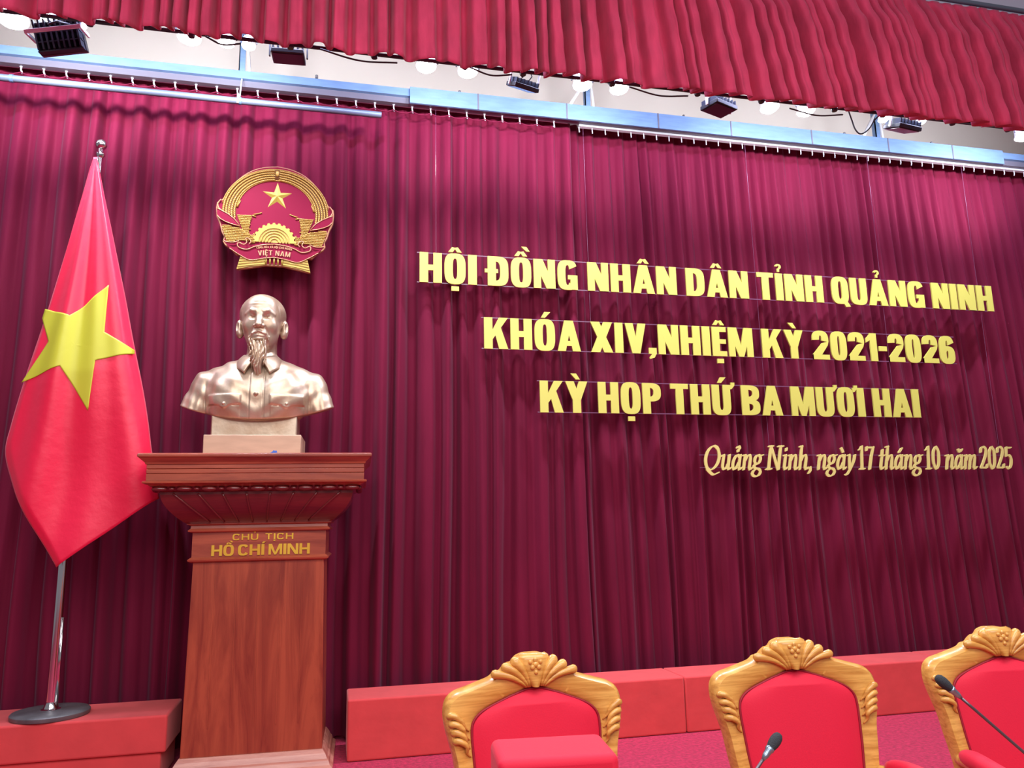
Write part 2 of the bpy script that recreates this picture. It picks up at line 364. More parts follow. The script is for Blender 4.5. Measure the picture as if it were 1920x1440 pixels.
fl1 = make_flood('big', 104, -12, -4, 1.1, 116, 72); fl1['label'] = 'large black floodlight with rows of cooling fins at the far left'
fl2 = make_flood('dark', 4, 0, -3, .86, 541, 106); fl2['label'] = 'flat black floodlight tilted forward between the leftmost hanger and the bright lamp pair'
fl3 = make_flood('mid', 30, 0, 18, .80, 980, 163); fl3['label'] = 'black finned floodlight with white bracket and tangled cable at the middle'
fl4 = make_flood('mid', 2, 0, 20, .92, 1348, 203); fl4['label'] = 'dark slanted floodlight with white side bracket right of the middle hanger'
fl5 = make_flood('mid', 22, 0, 8, .95, 1692, 240); fl5['label'] = 'black floodlight beside the hanging loop cable at the right'
for q in (fl1, fl2, fl3, fl4, fl5): q['group'] = 'black floodlights above the beam'

# ------------------------------------------------------------------ lettering
def ring(cx, cz, a, b, s, tt, t0=0, t1=360, n=3.2, k=36):
    A = []; B = []
    for i in range(k+1):
        th = math.radians(t0+(t1-t0)*i/k); c, sn = math.cos(th), math.sin(th)
        g = lambda q, e: math.copysign(abs(q)**(2/e), q)
        A.append((cx+a*g(c, n), cz+b*g(sn, n))); B.append((cx+(a-s)*g(c, n*.9), cz+(b-tt)*g(sn, n*.9)))
    return ('s', A, B)
def R4(x0, z0, x1, z1): return ('p', [(x0, z0), (x1, z0), (x1, z1), (x0, z1)])
def PG(*p): return ('p', list(p))
def glyph(ch, S=.235, T=.17, W=1.0):
    """block capitals, cap height 1: returns shapes and advance width"""
    g = []
    def w(x): return x*W
    if ch == 'I': return [R4(0, 0, S+.01, 1)], S+.01
    if ch == 'H': x = w(.62); return [R4(0, 0, S, 1), R4(x-S, 0, x, 1), R4(S, .5-T*.55, x-S, .5+T*.55)], x
    if ch == 'N': x = w(.64); return [R4(0, 0, S*.9, 1), R4(x-S*.9, 0, x, 1), PG((0, 1), (S*1.12, 1), (x, 0), (x-S*1.12, 0))], x
    if ch == 'M':
        x = w(.80); q = S*.86
        return [R4(0, 0, q, 1), R4(x-q, 0, x, 1), PG((0, 1), (q*1.35, 1), (x/2+q*.38, 0), (x/2-q*.38, 0)), PG((x-q*1.35, 1), (x, 1), (x/2+q*.38, 0), (x/2-q*.38, 0))], x
    if ch == 'A': x = w(.68); q = S*.98; return [PG((0, 0), (q, 0), (x/2+q*.42, 1), (x/2-q*.55, 1)), PG((x-q, 0), (x, 0), (x/2+q*.55, 1), (x/2-q*.42, 1)), R4(x*.24, .17, x*.76, .17+T*.95)], x
    if ch == 'V': x = w(.64); q = S*1.02; return [PG((0, 1), (q, 1), (x/2+q*.38, 0), (x/2-q*.5, 0)), PG((x-q, 1), (x, 1), (x/2+q*.5, 0), (x/2-q*.38, 0))], x
    if ch == 'X': x = w(.66); q = S*1.12; return [PG((0, 1), (q, 1), (x, 0), (x-q, 0)), PG((x-q, 1), (x, 1), (q, 0), (0, 0))], x
    if ch == 'K': x = w(.68); q = S*1.08; return [R4(0, 0, S, 1), PG((S*.95, .28), (S*.95, .58), (x-q, 1), (x, 1)), PG((S*1.25, .52), (S*1.95, .72), (x, 0), (x-q, 0))], x
    if ch == 'Y': x = w(.66); q = S*1.06; return [R4(x/2-S/2, 0, x/2+S/2, .45), PG((0, 1), (q, 1), (x/2+S*.5, .40), (x/2-S*.5, .40)), PG((x-q, 1), (x, 1), (x/2+S*.5, .40), (x/2-S*.5, .40))], x
    if ch == 'T': x = w(.56); return [R4(0, 1-T, x, 1), R4(x/2-S/2, 0, x/2+S/2, 1-T)], x
    if ch == 'E': x = w(.46); return [R4(0, 0, S, 1), R4(S, 0, x, T), R4(S, 1-T, x, 1), R4(S, .5-T*.45, x*.96, .5+T*.45)], x
    if ch == 'L': x = w(.46); return [R4(0, 0, S, 1), R4(S, 0, x, T)], x
    if ch in 'O0': x = w(.60 if ch == 'O' else .56); return [ring(x/2, .5, x/2, .515, S, T)], x
    if ch == 'Q': x = w(.60); return [ring(x/2, .5, x/2, .515, S, T), PG((x*.50, .20), (x*.72, .26), (x*1.06, -.10), (x*.78, -.12))], x
    if ch == 'C': x = w(.60); return [ring(x/2, .5, x/2, .515, S, T, 28, 332)], x
    if ch == 'G': x = w(.60); return [ring(x/2, .5, x/2, .515, S, T, 28, 318), R4(x-S*.9, 0, x, .50), R4(x*.52, .50-T*.85, x, .50)], x
    if ch == 'U': x = w(.60); return [R4(0, .35, S, 1), R4(x-S, .35, x, 1), ring(x/2, .37, x/2, .385, S, T, 180, 360)], x
    if ch == 'D': x = w(.60); return [R4(0, 0, S, 1), ring(S*.8, .5, x-S*.8, .5, S, T, -90, 90, 3.6)], x
    if ch == 'P': x = w(.57); return [R4(0, 0, S, 1), ring(S*.8, .70, x-S*.8, .30, S*.95, T*.9, -90, 90, 3)], x
    if ch == 'B': x = w(.60); return [R4(0, 0, S, 1), ring(S*.8, .735, x-S*.85, .265, S*.92, T*.85, -90, 90, 3), ring(S*.8, .265, x-S*.8, .265, S*.95, T*.85, -90, 90, 3)], x
    if ch == '1': x = w(.38); return [R4(x-S, 0, x, 1), PG((0, .80), (0, .66), (x-S, .74), (x-S*.4, 1), (x-S*.8, 1))], x
    if ch == '2': x = w(.56); return [ring(x/2, .70, x/2, .315, S, T, -10, 182, 2.6), R4(0, 0, x, T), PG((0, 0), (0, T*1.05), (x-S*.98, .58), (x, .64), (x*.93, .50), (S*1.25, T))], x
    if ch == '6': x = w(.56); return [ring(x/2, .31, x/2, .325, S, T, 0, 360, 2.8), ring(x/2, .5, x/2, .515, S, T, 22, 190, 3), R4(0, .3, S, .56)], x
    if ch == '5': x = w(.56); return [ring(x/2, .32, x/2, .335, S, T, -160, 130, 2.8), R4(0, .45, S*.8, 1), R4(0, 1-T, x*.95, 1)], x
    if ch == '-': return [R4(0, .37, .28, .37+T)], .28
    if ch == ',': return [PG((0, 0), (S, 0), (S, .2), (0, .2)), PG((S*.45, .02), (S, .02), (S*.7, -.12), (S*.1, -.17), (S*.05, -.12))], S
    raise KeyError(ch)
def accents(base, comb, x, S, T):
    g = []; c = x/2; z = 1.06
    if '\u0302' in comb:
        g += [PG((c-.19, z), (c-.06, z), (c+.02, z+.14), (c-.08, z+.17)), PG((c+.19, z), (c+.06, z), (c-.02, z+.14), (c+.08, z+.17))]
        if '\u0300' in comb: g += [PG((c+.02, z+.33), (c+.17, z+.33), (c+.27, z+.17), (c+.17, z+.17))]
    elif '\u0300' in comb: g += [PG((c-.17, z+.19), (c+.0, z+.19), (c+.11, z), (c-.01, z))]
    if '\u0301' in comb: g += [PG((c-.10, z), (c+.02, z), (c+.18, z+.19), (c+.0, z+.19))]
    if '\u0309' in comb: g += [ring(c, z+.19, .105, .10, .07, .06, -70, 175, 2.1, 14), R4(c-.035, z, c+.04, z+.12)]
    if '\u0303' in comb: g += [('s', [(c-.2+.4*i/12, z+.10+.045*math.sin(i/12*2*PI)) for i in range(13)], [(c-.2+.4*i/12, z+.02+.045*math.sin(i/12*2*PI)) for i in range(13)])]
    if '\u0323' in comb: g += [R4(c-.105, -.24, c+.105, -.09)]
    if '\u031b' in comb: g += [PG((x-.02, 1.0), (x-.02, .84), (x+.05, .86), (x+.15, .98), (x+.155, 1.08), (x+.03, 1.08), (x+.04, 1.0))]
    return g
def shapes_for(ch, S, T, W=1):
    if ch == 'Đ':
        g, x = glyph('D', S, T, W); return g+[R4(-.085, .5-.065, .30, .5+.065)], x
    d = unicodedata.normalize('NFD', ch); g, x = glyph(d[0], S, T, W)
    return g+accents(d[0], d[1:], x, S, T), x
def put(mb, g, f2, y0, y1):
    for i, q in enumerate(g):
        e = i*.00012
        if q[0] == 'p': mb.prism([f2(*p) for p in q[1]], y0-e, y1)
        else: mb.strip([f2(*p) for p in q[1]], [f2(*p) for p in q[2]], y0-e, y1)
def text_layout(txt, S, T, W, gap, space):
    x = 0; out = []
    for ch in txt:
        if ch == ' ': x += space; continue
        g, w_ = shapes_for(ch, S, T, W); out.append((ch, g, x, w_)); x += w_+gap
        if '\u031b' in unicodedata.normalize('NFD', ch): x += .05
        if ch == ',': x += 0
    return out, x-gap
YL = 6.06
def heading(txt, xl, xr, z0, cap, label, ac, space=.24):
    lay, tot = text_layout(txt, .238, .172, 1, .072, space)
    k = (xr-xl)/tot
    t = thing('letter_row', label , 'letters', (xl, YL, z0), 0, 'rows of yellow letters on the curtain')
    for ch, g, x, w_ in lay:
        mb = MB(); put(mb, g, lambda a, b: (a*k, b*cap), 0.008, .022)
        o = mb.build('letter', M['letter'], t, fix=True, loc=(x*k, 0, 0))
    for zz in (.06*cap-.012, 1.0*cap+.0): MB().box(-.02, .023, zz-.004, xr-xl+.02, .026, zz+.004).build('hanging_strip', M['strip'], t)
    return t
kk = YL/6.45
def zc(z): return 1.55+(z-1.55)*kk
heading('HỘI ĐỒNG NHÂN DÂN TỈNH QUẢNG NINH', .706*kk, 6.745*kk, zc(3.664), .276*kk, 'longest row of yellow capitals, first from the top, ending in QUẢNG NINH', 0)
heading('KHÓA XIV,NHIỆM KỲ 2021-2026', 1.275*kk, 6.185*kk, zc(3.085), .285*kk, 'second row of yellow capitals, the one ending in the years 2021-2026', 0)
heading('KỲ HỌP THỨ BA MƯƠI HAI', 1.77*kk, 5.69*kk, zc(2.525), .285*kk, 'third row of yellow capitals, the shortest, ending in MƯƠI HAI', 0)

for i, (u, v, lb) in enumerate(((817, 200, 'passing the start of the top yellow row'), (1092, 222, 'dropping from under the middle steel hanger'), (1395, 258, 'between the middle and right steel hangers'), (1623, 280, 'just left of the right steel hanger'), (1800, 300, 'near the right end of the beam'))):
    p = at(u, v, YL+.03); q = MB().tube([(0, 0, 0), (0, 0, 5.12-(3.60 if i == 0 else 3.0 if i == 1 else 2.0))], .0016, 5).build('hanging_wire', M['strip']); q.location = (p[0], YL+.028, 3.60 if i == 0 else 3.0 if i == 1 else 2.0)
    tag(q, 'thin dark vertical wire holding the letters, '+lb, 'wire', 'wires holding the letter rows')
# serif italic letters drawn with a slanted broad nib; x height .62, cap height 1
NW = .13
def C_(*p): return cr(p, 6)
def pen(ch):
    S_ = []; up = lambda *p: S_.append([np.array(q, float) for q in p]); cv = lambda *p: S_.append(C_(*p))
    h = .62
    if ch == 'Q': cv((.60, .88), (.40, 1.0), (.16, .80), (.08, .45), (.20, .08), (.42, .0), (.66, .20), (.74, .55), (.60, .90), (.40, 1.0)); cv((.22, .02), (.36, -.10), (.55, -.20), (.78, -.12)); w_ = .82
    elif ch == 'N': up((.12, 0), (.12, 1)); up((.12, 1), (.60, 0)); up((.62, 0), (.62, 1)); up((.02, .985), (.22, .985)); up((.50, .985), (.74, .985)); up((.0, .02), (.24, .02)); w_ = .78
    elif ch == 'u': cv((.02, h-.05), (.09, h), (.10, h-.1), (.10, .15), (.18, .02), (.30, .08), (.36, .25)); up((.38, h), (.38, .06)); cv((.38, .08), (.42, .01), (.50, .08)); w_ = .50
    elif ch == 'a': cv((.36, h-.10), (.24, h), (.10, .42), (.07, .18), (.15, .01), (.28, .12), (.37, .32)); up((.39, h), (.38, .10)); cv((.38, .10), (.42, .0), (.50, .08)); w_ = .50
    elif ch in 'nh':
        up((.10, 0), (.10, h if ch == 'n' else 1.0)); up((.0, (h if ch == 'n' else 1.0)-.02), (.12, (h if ch == 'n' else 1.0)-.02))
        cv((.11, .35), (.20, .55), (.31, h), (.38, .50), (.38, .2), (.38, .08), (.42, .0), (.50, .08)); w_ = .50
    elif ch == 'm':
        up((.10, 0), (.10, h)); up((.0, h-.02), (.12, h-.02)); cv((.11, .35), (.19, .55), (.29, h), (.35, .5), (.35, 0)); cv((.36, .35), (.44, .55), (.55, h), (.62, .50), (.61, .08), (.66, .0), (.74, .08)); w_ = .74
    elif ch == 'g':
        cv((.34, .56), (.22, h), (.10, .50), (.09, .32), (.19, .22), (.32, .30), (.36, .48), (.26, h)); up((.34, h-.03), (.46, h-.01))
        cv((.14, .24), (.07, .14), (.14, .06), (.33, .02), (.42, -.10), (.34, -.25), (.16, -.28), (.03, -.20), (.06, -.06), (.18, .02)); w_ = .46
    elif ch == 'i': up((.11, h), (.10, .10)); up((.02, h-.02), (.12, h-.02)); cv((.10, .10), (.14, .0), (.22, .08)); S_.append([np.array((.11, .80)), np.array((.115, .90))]); w_ = .24
    elif ch == 't': up((.13, .85), (.11, .12)); cv((.11, .12), (.15, .0), (.25, .08)); up((.02, .60), (.26, .60)); w_ = .27
    elif ch == 'y': cv((.04, h-.02), (.12, h), (.15, .4), (.20, .02)); cv((.42, h), (.38, .35), (.22, .0), (.08, -.22), (.0, -.22)); w_ = .44
    elif ch == '1': up((.18, .02), (.18, .98)); cv((.04, .85), (.12, .90), (.18, 1.0)); up((.07, .015), (.30, .015)); w_ = .36
    elif ch == '7': up((.04, .95), (.42, .95)); up((.41, .97), (.30, .55), (.20, 0)); up((.05, .97), (.04, .82)); w_ = .44
    elif ch == '0': cv((.22, 1.0), (.09, .8), (.06, .5), (.09, .2), (.22, .0), (.35, .2), (.38, .5), (.35, .8), (.22, 1.0)); w_ = .46
    elif ch == '2': cv((.06, .75), (.10, .93), (.22, 1.0), (.36, .88), (.34, .62), (.20, .32), (.05, .06)); up((.05, .05), (.38, .05)); up((.37, .04), (.41, .2)); w_ = .46
    elif ch == '5': up((.12, .96), (.38, .96)); up((.11, .98), (.09, .58)); cv((.09, .57), (.24, .62), (.37, .45), (.34, .15), (.20, .0), (.06, .08)); w_ = .46
    elif ch == ',': up((.08, .04), (.10, .10)); cv((.10, .10), (.12, -.04), (.05, -.16)); w_ = .20
    return S_, w_
def hull(P):
    P = sorted({(round(float(p[0]), 6), round(float(p[1]), 6)) for p in P}); cx = lambda o, a, b: (a[0]-o[0])*(b[1]-o[1])-(a[1]-o[1])*(b[0]-o[0])
    def half(Q):
        h_ = []
        for p in Q:
            while len(h_) > 1 and cx(h_[-2], h_[-1], p) <= 0: h_.pop()
            h_.append(p)
        return h_[:-1]
    return half(P)+half(P[::-1])
def date_row():
    txt = 'Quảng Ninh, ngày 17 tháng 10 năm 2025'
    t0 = thing('letter_row', 'bottom row of small pale gold italic letters giving place and date', 'letters', (3.285*kk, YL, zc(2.015)), 0, 'rows of yellow letters on the curtain')
    glyphs = []; x = 0
    for ch in txt:
        if ch == ' ': x += .22; continue
        d = unicodedata.normalize('NFD', ch); S_, w_ = pen(d[0]); c = .26 if d[0] != 'y' else .28
        sh = .22 if not d[0].isdigit() else .10
        for q in d[1:]:
            if q == '\u0309': S_.append(C_((c-.06, .92), (c+.0, .98), (c+.06, .90), (c, .82), (c, .76)))
            if q == '\u0301': S_.append([np.array((c-.03, .74)), np.array((c+.09, .92))])
            if q == '\u0300': S_.append([np.array((c-.08, .92)), np.array((c+.04, .74))])
            if q == '\u0306': S_.append(C_((c-.10, .88), (c, .76), (c+.12, .88)))
        glyphs.append((S_, x, sh)); x += w_+.035
    k = (6.73-3.285)*kk/(x+.1); cap = .262*kk*.62/.62
    cap = .207
    for S_, gx, sh in glyphs:
        mb = MB()
        for j, st in enumerate(S_):
            pts = [np.array([p[0]+p[1]*sh, p[1]]) for p in st]
            a_ = np.array([NW/2, .022]); b_ = np.array([-.004, .020])
            for i in range(len(pts)-1):
                cl = [c+u*a_+w2*b_ for c in pts[i:i+2] for u in (-1, 1) for w2 in (-1, 1)]
                mb.prism([(p[0]*k, p[1]*cap) for p in hull(cl)], -(j*.0003+i*.00001), .012)
        mb.build('letter', M['date'], t0, loc=(gx*k, 0, 0))
    for zz in (.02, .62*cap): MB().box(-.02, .013, zz-.003, 3.2, .016, zz+.003).build('hanging_strip', M['strip'], t0)
date_row()

# ------------------------------------------------------------------ emblem
EC = at(518, 393, 6.02)
t = thing('wall_emblem', 'round red and gold state emblem hung on the curtain above the bust', 'emblem', tuple(EC))
def em(a, b): return ((a-820)*.00068, (620-(b-.07*(a-820)))*.00073)
out = [(820, 122), (660, 135), (520, 180), (400, 265), (300, 380), (235, 490), (212, 515), (168, 540), (160, 600), (170, 705), (208, 790), (232, 880), (262, 930), (250, 985), (275, 1025), (340, 1070), (385, 1120), (405, 1140), (452, 1138),
       (413, 1300), (560, 1285), (720, 1262)]
outp = [tuple(p) for p in cr([em(*p) for p in out[:7]], 6)]+[em(*p) for p in out[7:]]; full = outp+[(-x, z) for x, z in reversed(outp[1:])]
MB().prism(full, -.012, .02).build('back_plate', M['emline'], t, bevel=.004)
ins = [(x*.975, z*.975) for x, z in full]
MB().prism(ins, -.016, -.010).build('red_field', M['emred'], t)
b = MB()
def grainrow(P, n, size, b=b, y=-.022):
    Q = cr(P, 12); L = [0]
    for i in range(1, len(Q)): L.append(L[-1]+np.linalg.norm(Q[i]-Q[i-1]))
    for k in range(n):
        s = L[-1]*(k+.5)/n; i = min(range(len(L)), key=lambda i: abs(L[i]-s)); i = min(max(i, 1), len(Q)-2)
        d = Q[i+1]-Q[i-1]; an = math.atan2(d[1], d[0]); p = (np.interp(s, L, [q[0] for q in Q]), np.interp(s, L, [q[1] for q in Q]))
        rot = Matrix.Rotation(-an+.35, 3, 'Y'); b.ell((p[0], y, p[1]), (size*1.25, .008, size*.62), 8, 5, rot)
cx0, cz0 = em(820, 640)
for sgn in (-1, 1):
    for r_, n in ((.395, 40), (.374, 38), (.353, 36), (.332, 34), (.312, 32)):
        P = [(cx0+sgn*r_*math.sin(math.radians(a)), cz0-.035+r_*.93*math.cos(math.radians(a))) for a in np.linspace(3, 96+(.395-r_)*60, 9)]
        grainrow(P, n, .011)
    for poly in ([(235, 800), (300, 805), (440, 845), (545, 925), (560, 1000), (480, 985), (400, 985), (300, 1000), (265, 930)], [(390, 690), (560, 690), (545, 760), (530, 880), (545, 930), (470, 880), (432, 800)], [(545, 930), (600, 900), (600, 1020), (560, 1020)]):
        PP = [em(*p) for p in poly]; xs_ = [p[0] for p in PP]; zs_ = [p[1] for p in PP]
        MB_ = MB().prism([(-sgn*x, z) for x, z in PP], -.0175, -.014); b.add(MB_.v, MB_.f, 1)
        for iz in range(int((max(zs_)-min(zs_))/.0135)+1):
            for ix in range(int((max(xs_)-min(xs_))/.0095)+1):
                x = min(xs_)+ix*.0095+(iz % 2)*.0047; z = min(zs_)+iz*.0135; c_ = False
                for a_ in range(len(PP)):
                    (xa, za), (xb, zb_) = PP[a_], PP[a_-1]
                    if (za > z) != (zb_ > z) and x < (xb-xa)*(z-za)/(zb_-za)+xa: c_ = not c_
                if c_: b.ell((-sgn*x, -.021, z), (.0085, .006, .0045), 7, 5, Matrix.Rotation(-sgn*.95, 3, 'Y'))
    A_ = [(cx0+sgn*.405*math.sin(math.radians(a)), cz0-.035+.377*math.cos(math.radians(a))) for a in np.linspace(0, 96, 30)]
    B_ = [(cx0+sgn*.300*math.sin(math.radians(a)), cz0-.035+.285*math.cos(math.radians(a))) for a in np.linspace(0, 96, 30)]
    MB_ = MB().strip(A_, B_, -.0175, -.014); b.add(MB_.v, MB_.f, 1)
b.ell((cx0, -.02, cz0+.310), (.016, .010, .026), 12, 8)
b.build('rice_wreath', [M['emgold'], M['emdark']], t, smooth=True, fix=False)
b = MB()
for sgn in (-1, 1):
    P = [(cx0+sgn*.298*math.sin(math.radians(a)), cz0-.035+.285*math.cos(math.radians(a))) for a in np.linspace(0, 82, 22)]
    b.tube([(x, -.018, z) for x, z in P], .005, 6)
    P = [(cx0+sgn*.41*math.sin(math.radians(a)), cz0-.035+.382*math.cos(math.radians(a))) for a in np.linspace(0, 80, 22)]
    b.tube([(x, -.016, z) for x, z in P], .004, 6)
    for L in ([(575, 690), (620, 680), (665, 668)], [(395, 600), (410, 560), (425, 530)], [(560, 700), (600, 715)], [(520, 770), (545, 775)], [(510, 855), (550, 858)]):
        Q = [em(*q) for q in L]; b.tube([(-sgn*x, -.02, z) for x, z in Q], [.006]+[.004]*(len(Q)-1), 6)
b.build('wreath_border', M['emgold'], t, smooth=True)
# star in relief
sx, sz = em(828, 480); R1, R2 = .125, .045; V_ = [(sx, -.032, sz)]
for k in range(10):
    r_ = R1 if k % 2 == 0 else R2; a = PI/2+k*PI/5; V_.append((sx+r_*math.cos(a), -.015, sz+r_*math.sin(a)))
MB().add(V_, [(0, 1+k, 1+(k+1) % 10) for k in range(10)]).build('star', M['emyel'], t)
# half cog wheel
gx, gz = em(815, 1010); b = MB(); A = []; B = []
for k in range(97):
    a = PI*k/96; tr = .150+(.012 if (k % 8) < 4 else 0); A.append((gx+tr*math.cos(a), gz+tr*math.sin(a))); B.append((gx+.118*math.cos(a), gz+.118*math.sin(a)))
b.strip(A, B, -.026, -.012); b.build('cog_rim', M['emyel'], t)
b = MB(); b.prism([(gx+.122*math.cos(PI*k/32), gz+.122*math.sin(PI*k/32)) for k in range(33)], -.018, -.012)
b.build('cog_disc', M['emgold'], t)
b = MB()
for r_ in (.10, .078, .055, .032): b.tube([(gx+r_*math.cos(PI*k/24), -.02, gz+r_*math.sin(PI*k/24)) for k in range(25)], .0055, 6)
b.build('cog_ring', M['emyel'], t, smooth=True)
# ribbons
for sgn in (-1, 1):
    q = lambda L: [(-sgn*x, z) for x, z in [em(*p) for p in L]]
    A = q([(175, 620), (230, 650), (300, 690), (370, 745), (432, 825)]); B = q([(180, 700), (215, 740), (270, 772), (340, 800), (432, 826)])
    MB().strip(A, B, -.030, -.012).build('ribbon', M['emred'], t)
    b = MB().tube([(x, -.031, z) for x, z in A], .004, 6).tube([(x, -.031, z) for x, z in B], .004, 6)
    P = q([(235, 650), (195, 620), (180, 570), (200, 535), (215, 520)]); b.tube([(p[0], -.026, p[1]) for p in cr(P, 4)], .005, 6)
    P = q([(540, 1030), (560, 1000), (530, 965), (500, 970), (515, 1010), (480, 1035), (430, 1010), (415, 1040), (440, 1070), (520, 1090), (600, 1060), (700, 1040), (820, 1036)])
    b.tube([(p[0], -.034, p[1]) for p in cr(P, 5)], .0045, 6)
    P = q([(262, 985), (300, 1000), (370, 1005), (430, 990)]); b.tube([(p[0], -.030, p[1]) for p in cr(P, 5)], .0045, 6)
    b.build('ribbon_edge', M['emline'], t, smooth=True)
A = [em(*p) for p in [(300, 1030), (420, 1075), (560, 1070), (700, 1045), (820, 1040)]]; B = [em(*p) for p in [(330, 1070), (440, 1145), (560, 1205), (700, 1190), (820, 1182)]]
A = cr(A, 5); B = cr(B, 5); A2 = list(A)+[np.array([-p[0], p[1]]) for p in reversed(A[:-1])]; B2 = list(B)+[np.array([-p[0], p[1]]) for p in reversed(B[:-1])]
MB().strip(A2, B2, -.030, -.012).build('name_ribbon', M['emred'], t)
b = MB().tube([(p[0], -.031, p[1]) for p in B2], .0035, 6); b.build('ribbon_edge', M['emline'], t, smooth=True)
# fan base
for sgn in (-1, 1):
    P = [em(455, 1145), em(560, 1180), em(720, 1180), em(720, 1262), em(560, 1272), em(415, 1298)]
    MB().prism([(-sgn*x, z) for x, z in P], -.022, -.012).build('base_wing', M['emyel'], t)
    b = MB()
    for k in range(4):
        z0 = 1165+k*32; P = [em(445-k*7, z0+20-k*2), em(560, z0+10-k*4), em(720, z0-k*4)]
        b.tube([(-sgn*x, -.024, z) for x, z in P], .0035, 6)
    b.build('base_rib', M['emgold'], t, smooth=True)
b = MB()
for k in range(5):
    x = -.060+k*.030; b.tube([(x, -.024, em(820, 1180)[1]), (x, -.024, em(820, 1262)[1])], .006, 6)
b.build('base_centre', M['emyel'], t, smooth=True)
def arc_text(txt, S, T, h, rad, zc_, gap, space, parent, m, y0, stretch=1):
    lay, tot = text_layout(txt, S, T, 1, gap, space)
    for ch, g, x, w_ in lay:
        th = (x+w_/2-tot/2)*h*stretch/rad; mb = MB()
        def f2(a, b_, th=th, w_=w_):
            lx = (a-w_/2)*h*stretch; lz = b_*h; return (rad*math.sin(th)+lx*math.cos(th)+lz*math.sin(th), zc_+rad*(math.cos(th)-1)-lx*math.sin(th)+lz*math.cos(th))
        put(mb, g, f2, y0, y0+.006); mb.build('letter', m, parent)
arc_text('VIỆT NAM', .18, .12, .040, .9, em(820, 1162)[1], .14, .35, t, M['emline'], -.036, 1.15)
arc_text('CỘNG HÒA XÃ HỘI CHỦ NGHĨA', .18, .14, .017, .75, em(820, 1080)[1], .16, .35, t, M['emline'], -.036, .95)

# ------------------------------------------------------------------ flag
YF = 5.74
ap = at(181, 298, YF); apx, apz = ap[0], ap[2]
def flag_y(x, z):
    dz = max(apz-z, .001); a = math.atan2(x-apx, dz); r_ = math.hypot(x-apx, dz)
    c = max(0, 1-((a-.04)/.27)**2)
    y = YF-.03-.12*min(1, r_/1.6)*c
    g = min(1, r_/1.2)
    y += g*(.020*math.sin(a*26+.4)+.012*math.sin(a*47+r_*.8)+.010*math.sin(3.1*r_+7*a))
    lo = max(0, r_-1.7)
    y += lo*(.016*math.sin(5*x+4*z+1.2)+.010*math.sin(11*x-6*z))
    return y
Lp = [at(178, 298, YF), at(150, 385, YF), at(112, 510, YF), at(76, 630, YF), at(47, 722, YF), at(24, 800, YF), at(14, 850, YF), at(30, 905, YF), at(60, 965, YF), at(118, 1062, YF)]
Rp = [at(184, 298, YF), at(197, 370, YF), at(216, 460, YF), at(237, 560, YF), at(252, 640, YF), at(268, 720, YF), at(280, 790, YF), at(288, 850, YF), at(296, 900, YF), at(301, 935, YF)]
def resamp(P, n, s=6):
    Q = np.array(cr(P, s)); d = np.r_[0, np.cumsum(np.linalg.norm(np.diff(Q, axis=0), axis=1))]; u = np.linspace(0, d[-1], n)
    return np.stack([np.interp(u, d, Q[:, i]) for i in range(3)], 1)
NL = 150; Lr = resamp(Lp, NL); Rr = resamp(Rp, NL); nu = 70; V = []
for j in range(NL):
    row = []
    for i in range(nu):
        s = i/(nu-1); p = Lr[j]*(1-s)+Rr[j]*s; e = min(s, 1-s); y = flag_y(p[0], p[2])
        if e < .06: y += (.06-e)/.06*.03*min(1, j/30)
        row.append((p[0], y, p[2]))
    V.append(row)
t = thing('flag', 'red flag with a yellow star draped on a steel pole left of the wooden pedestal', 'flag', (-1.75, YF+.03, .42))
def toloc(V, o): return [(p[0]-o[0], p[1]-o[1], p[2]-o[2]) for p in V]
O = (-1.75, YF+.03, .42)
V = [toloc(row, O) for row in V]
cloth = grid(nu, NL, V, 'flag_cloth', M['flagred'], t, solid=.003)
st = [(212, 543), (206, 631), (257, 661), (257, 668), (191, 684), (177, 776), (128, 695), (47, 721), (100, 647), (83, 600), (88, 582), (143, 601)]
bm = bmesh.new(); bp_ = []
for k in range(12):
    a, b_ = at(*st[k], YF), at(*st[(k+1) % 12], YF)
    bp_ += [(a[0]*(1-q/14)+b_[0]*q/14, a[2]*(1-q/14)+b_[2]*q/14) for q in range(14)]
c_ = at(152, 655, YF); NP = len(bp_); RG = 18
cv_ = bm.verts.new((c_[0], 0, c_[2])); rg = [[bm.verts.new((c_[0]+(p[0]-c_[0])*q/RG, 0, c_[2]+(p[1]-c_[2])*q/RG)) for p in bp_] for q in range(1, RG+1)]
for k in range(NP):
    n_ = (k+1) % NP; bm.faces.new((cv_, rg[0][k], rg[0][n_]))
    for q in range(RG-1): bm.faces.new((rg[q][k], rg[q+1][k], rg[q+1][n_], rg[q][n_]))
for v_ in bm.verts: v_.co.y = flag_y(v_.co.x, v_.co.z)-.006; v_.co -= Vector(O)
for fc in bm.faces: fc.smooth = True
bmesh.ops.recalc_face_normals(bm, faces=bm.faces)
me = bpy.data.meshes.new('star'); bm.to_mesh(me); bm.free(); me.materials.append(M['flagstar'])
o = bpy.data.objects.new('star', me); COL.objects.link(o); o.parent = cloth
md = o.modifiers.new('thickness', 'SOLIDIFY'); md.thickness = .002
t = thing('flag_stand', 'polished steel flag pole on a round grey base standing on the left bench', 'flag stand', (-1.73, YF+.030, .4185))
MB().tube([(0, 0, .03), (0, 0, 2.0), (.02, 0, 3.86)], [.030, .026, .018], 20).build('pole', M['steel'], t, angle=40)
MB().tube([(.03, -.01, .03), (.034, -.01, .6)], [.012, .006], 8).build('pole_seam', M['steel'], t, smooth=True)
b = MB().ell((.022, 0, 3.945), (.040, .040, .040), 20, 14); b.build('finial_ball', M['steel'], t, smooth=True)
MB().lathe([(.018, 3.84), (.030, 3.86), (.030, 3.872), (.016, 3.885), (.016, 3.92)], (.022, 0, 0), 20).build('finial_collar', M['steel'], t, angle=40)
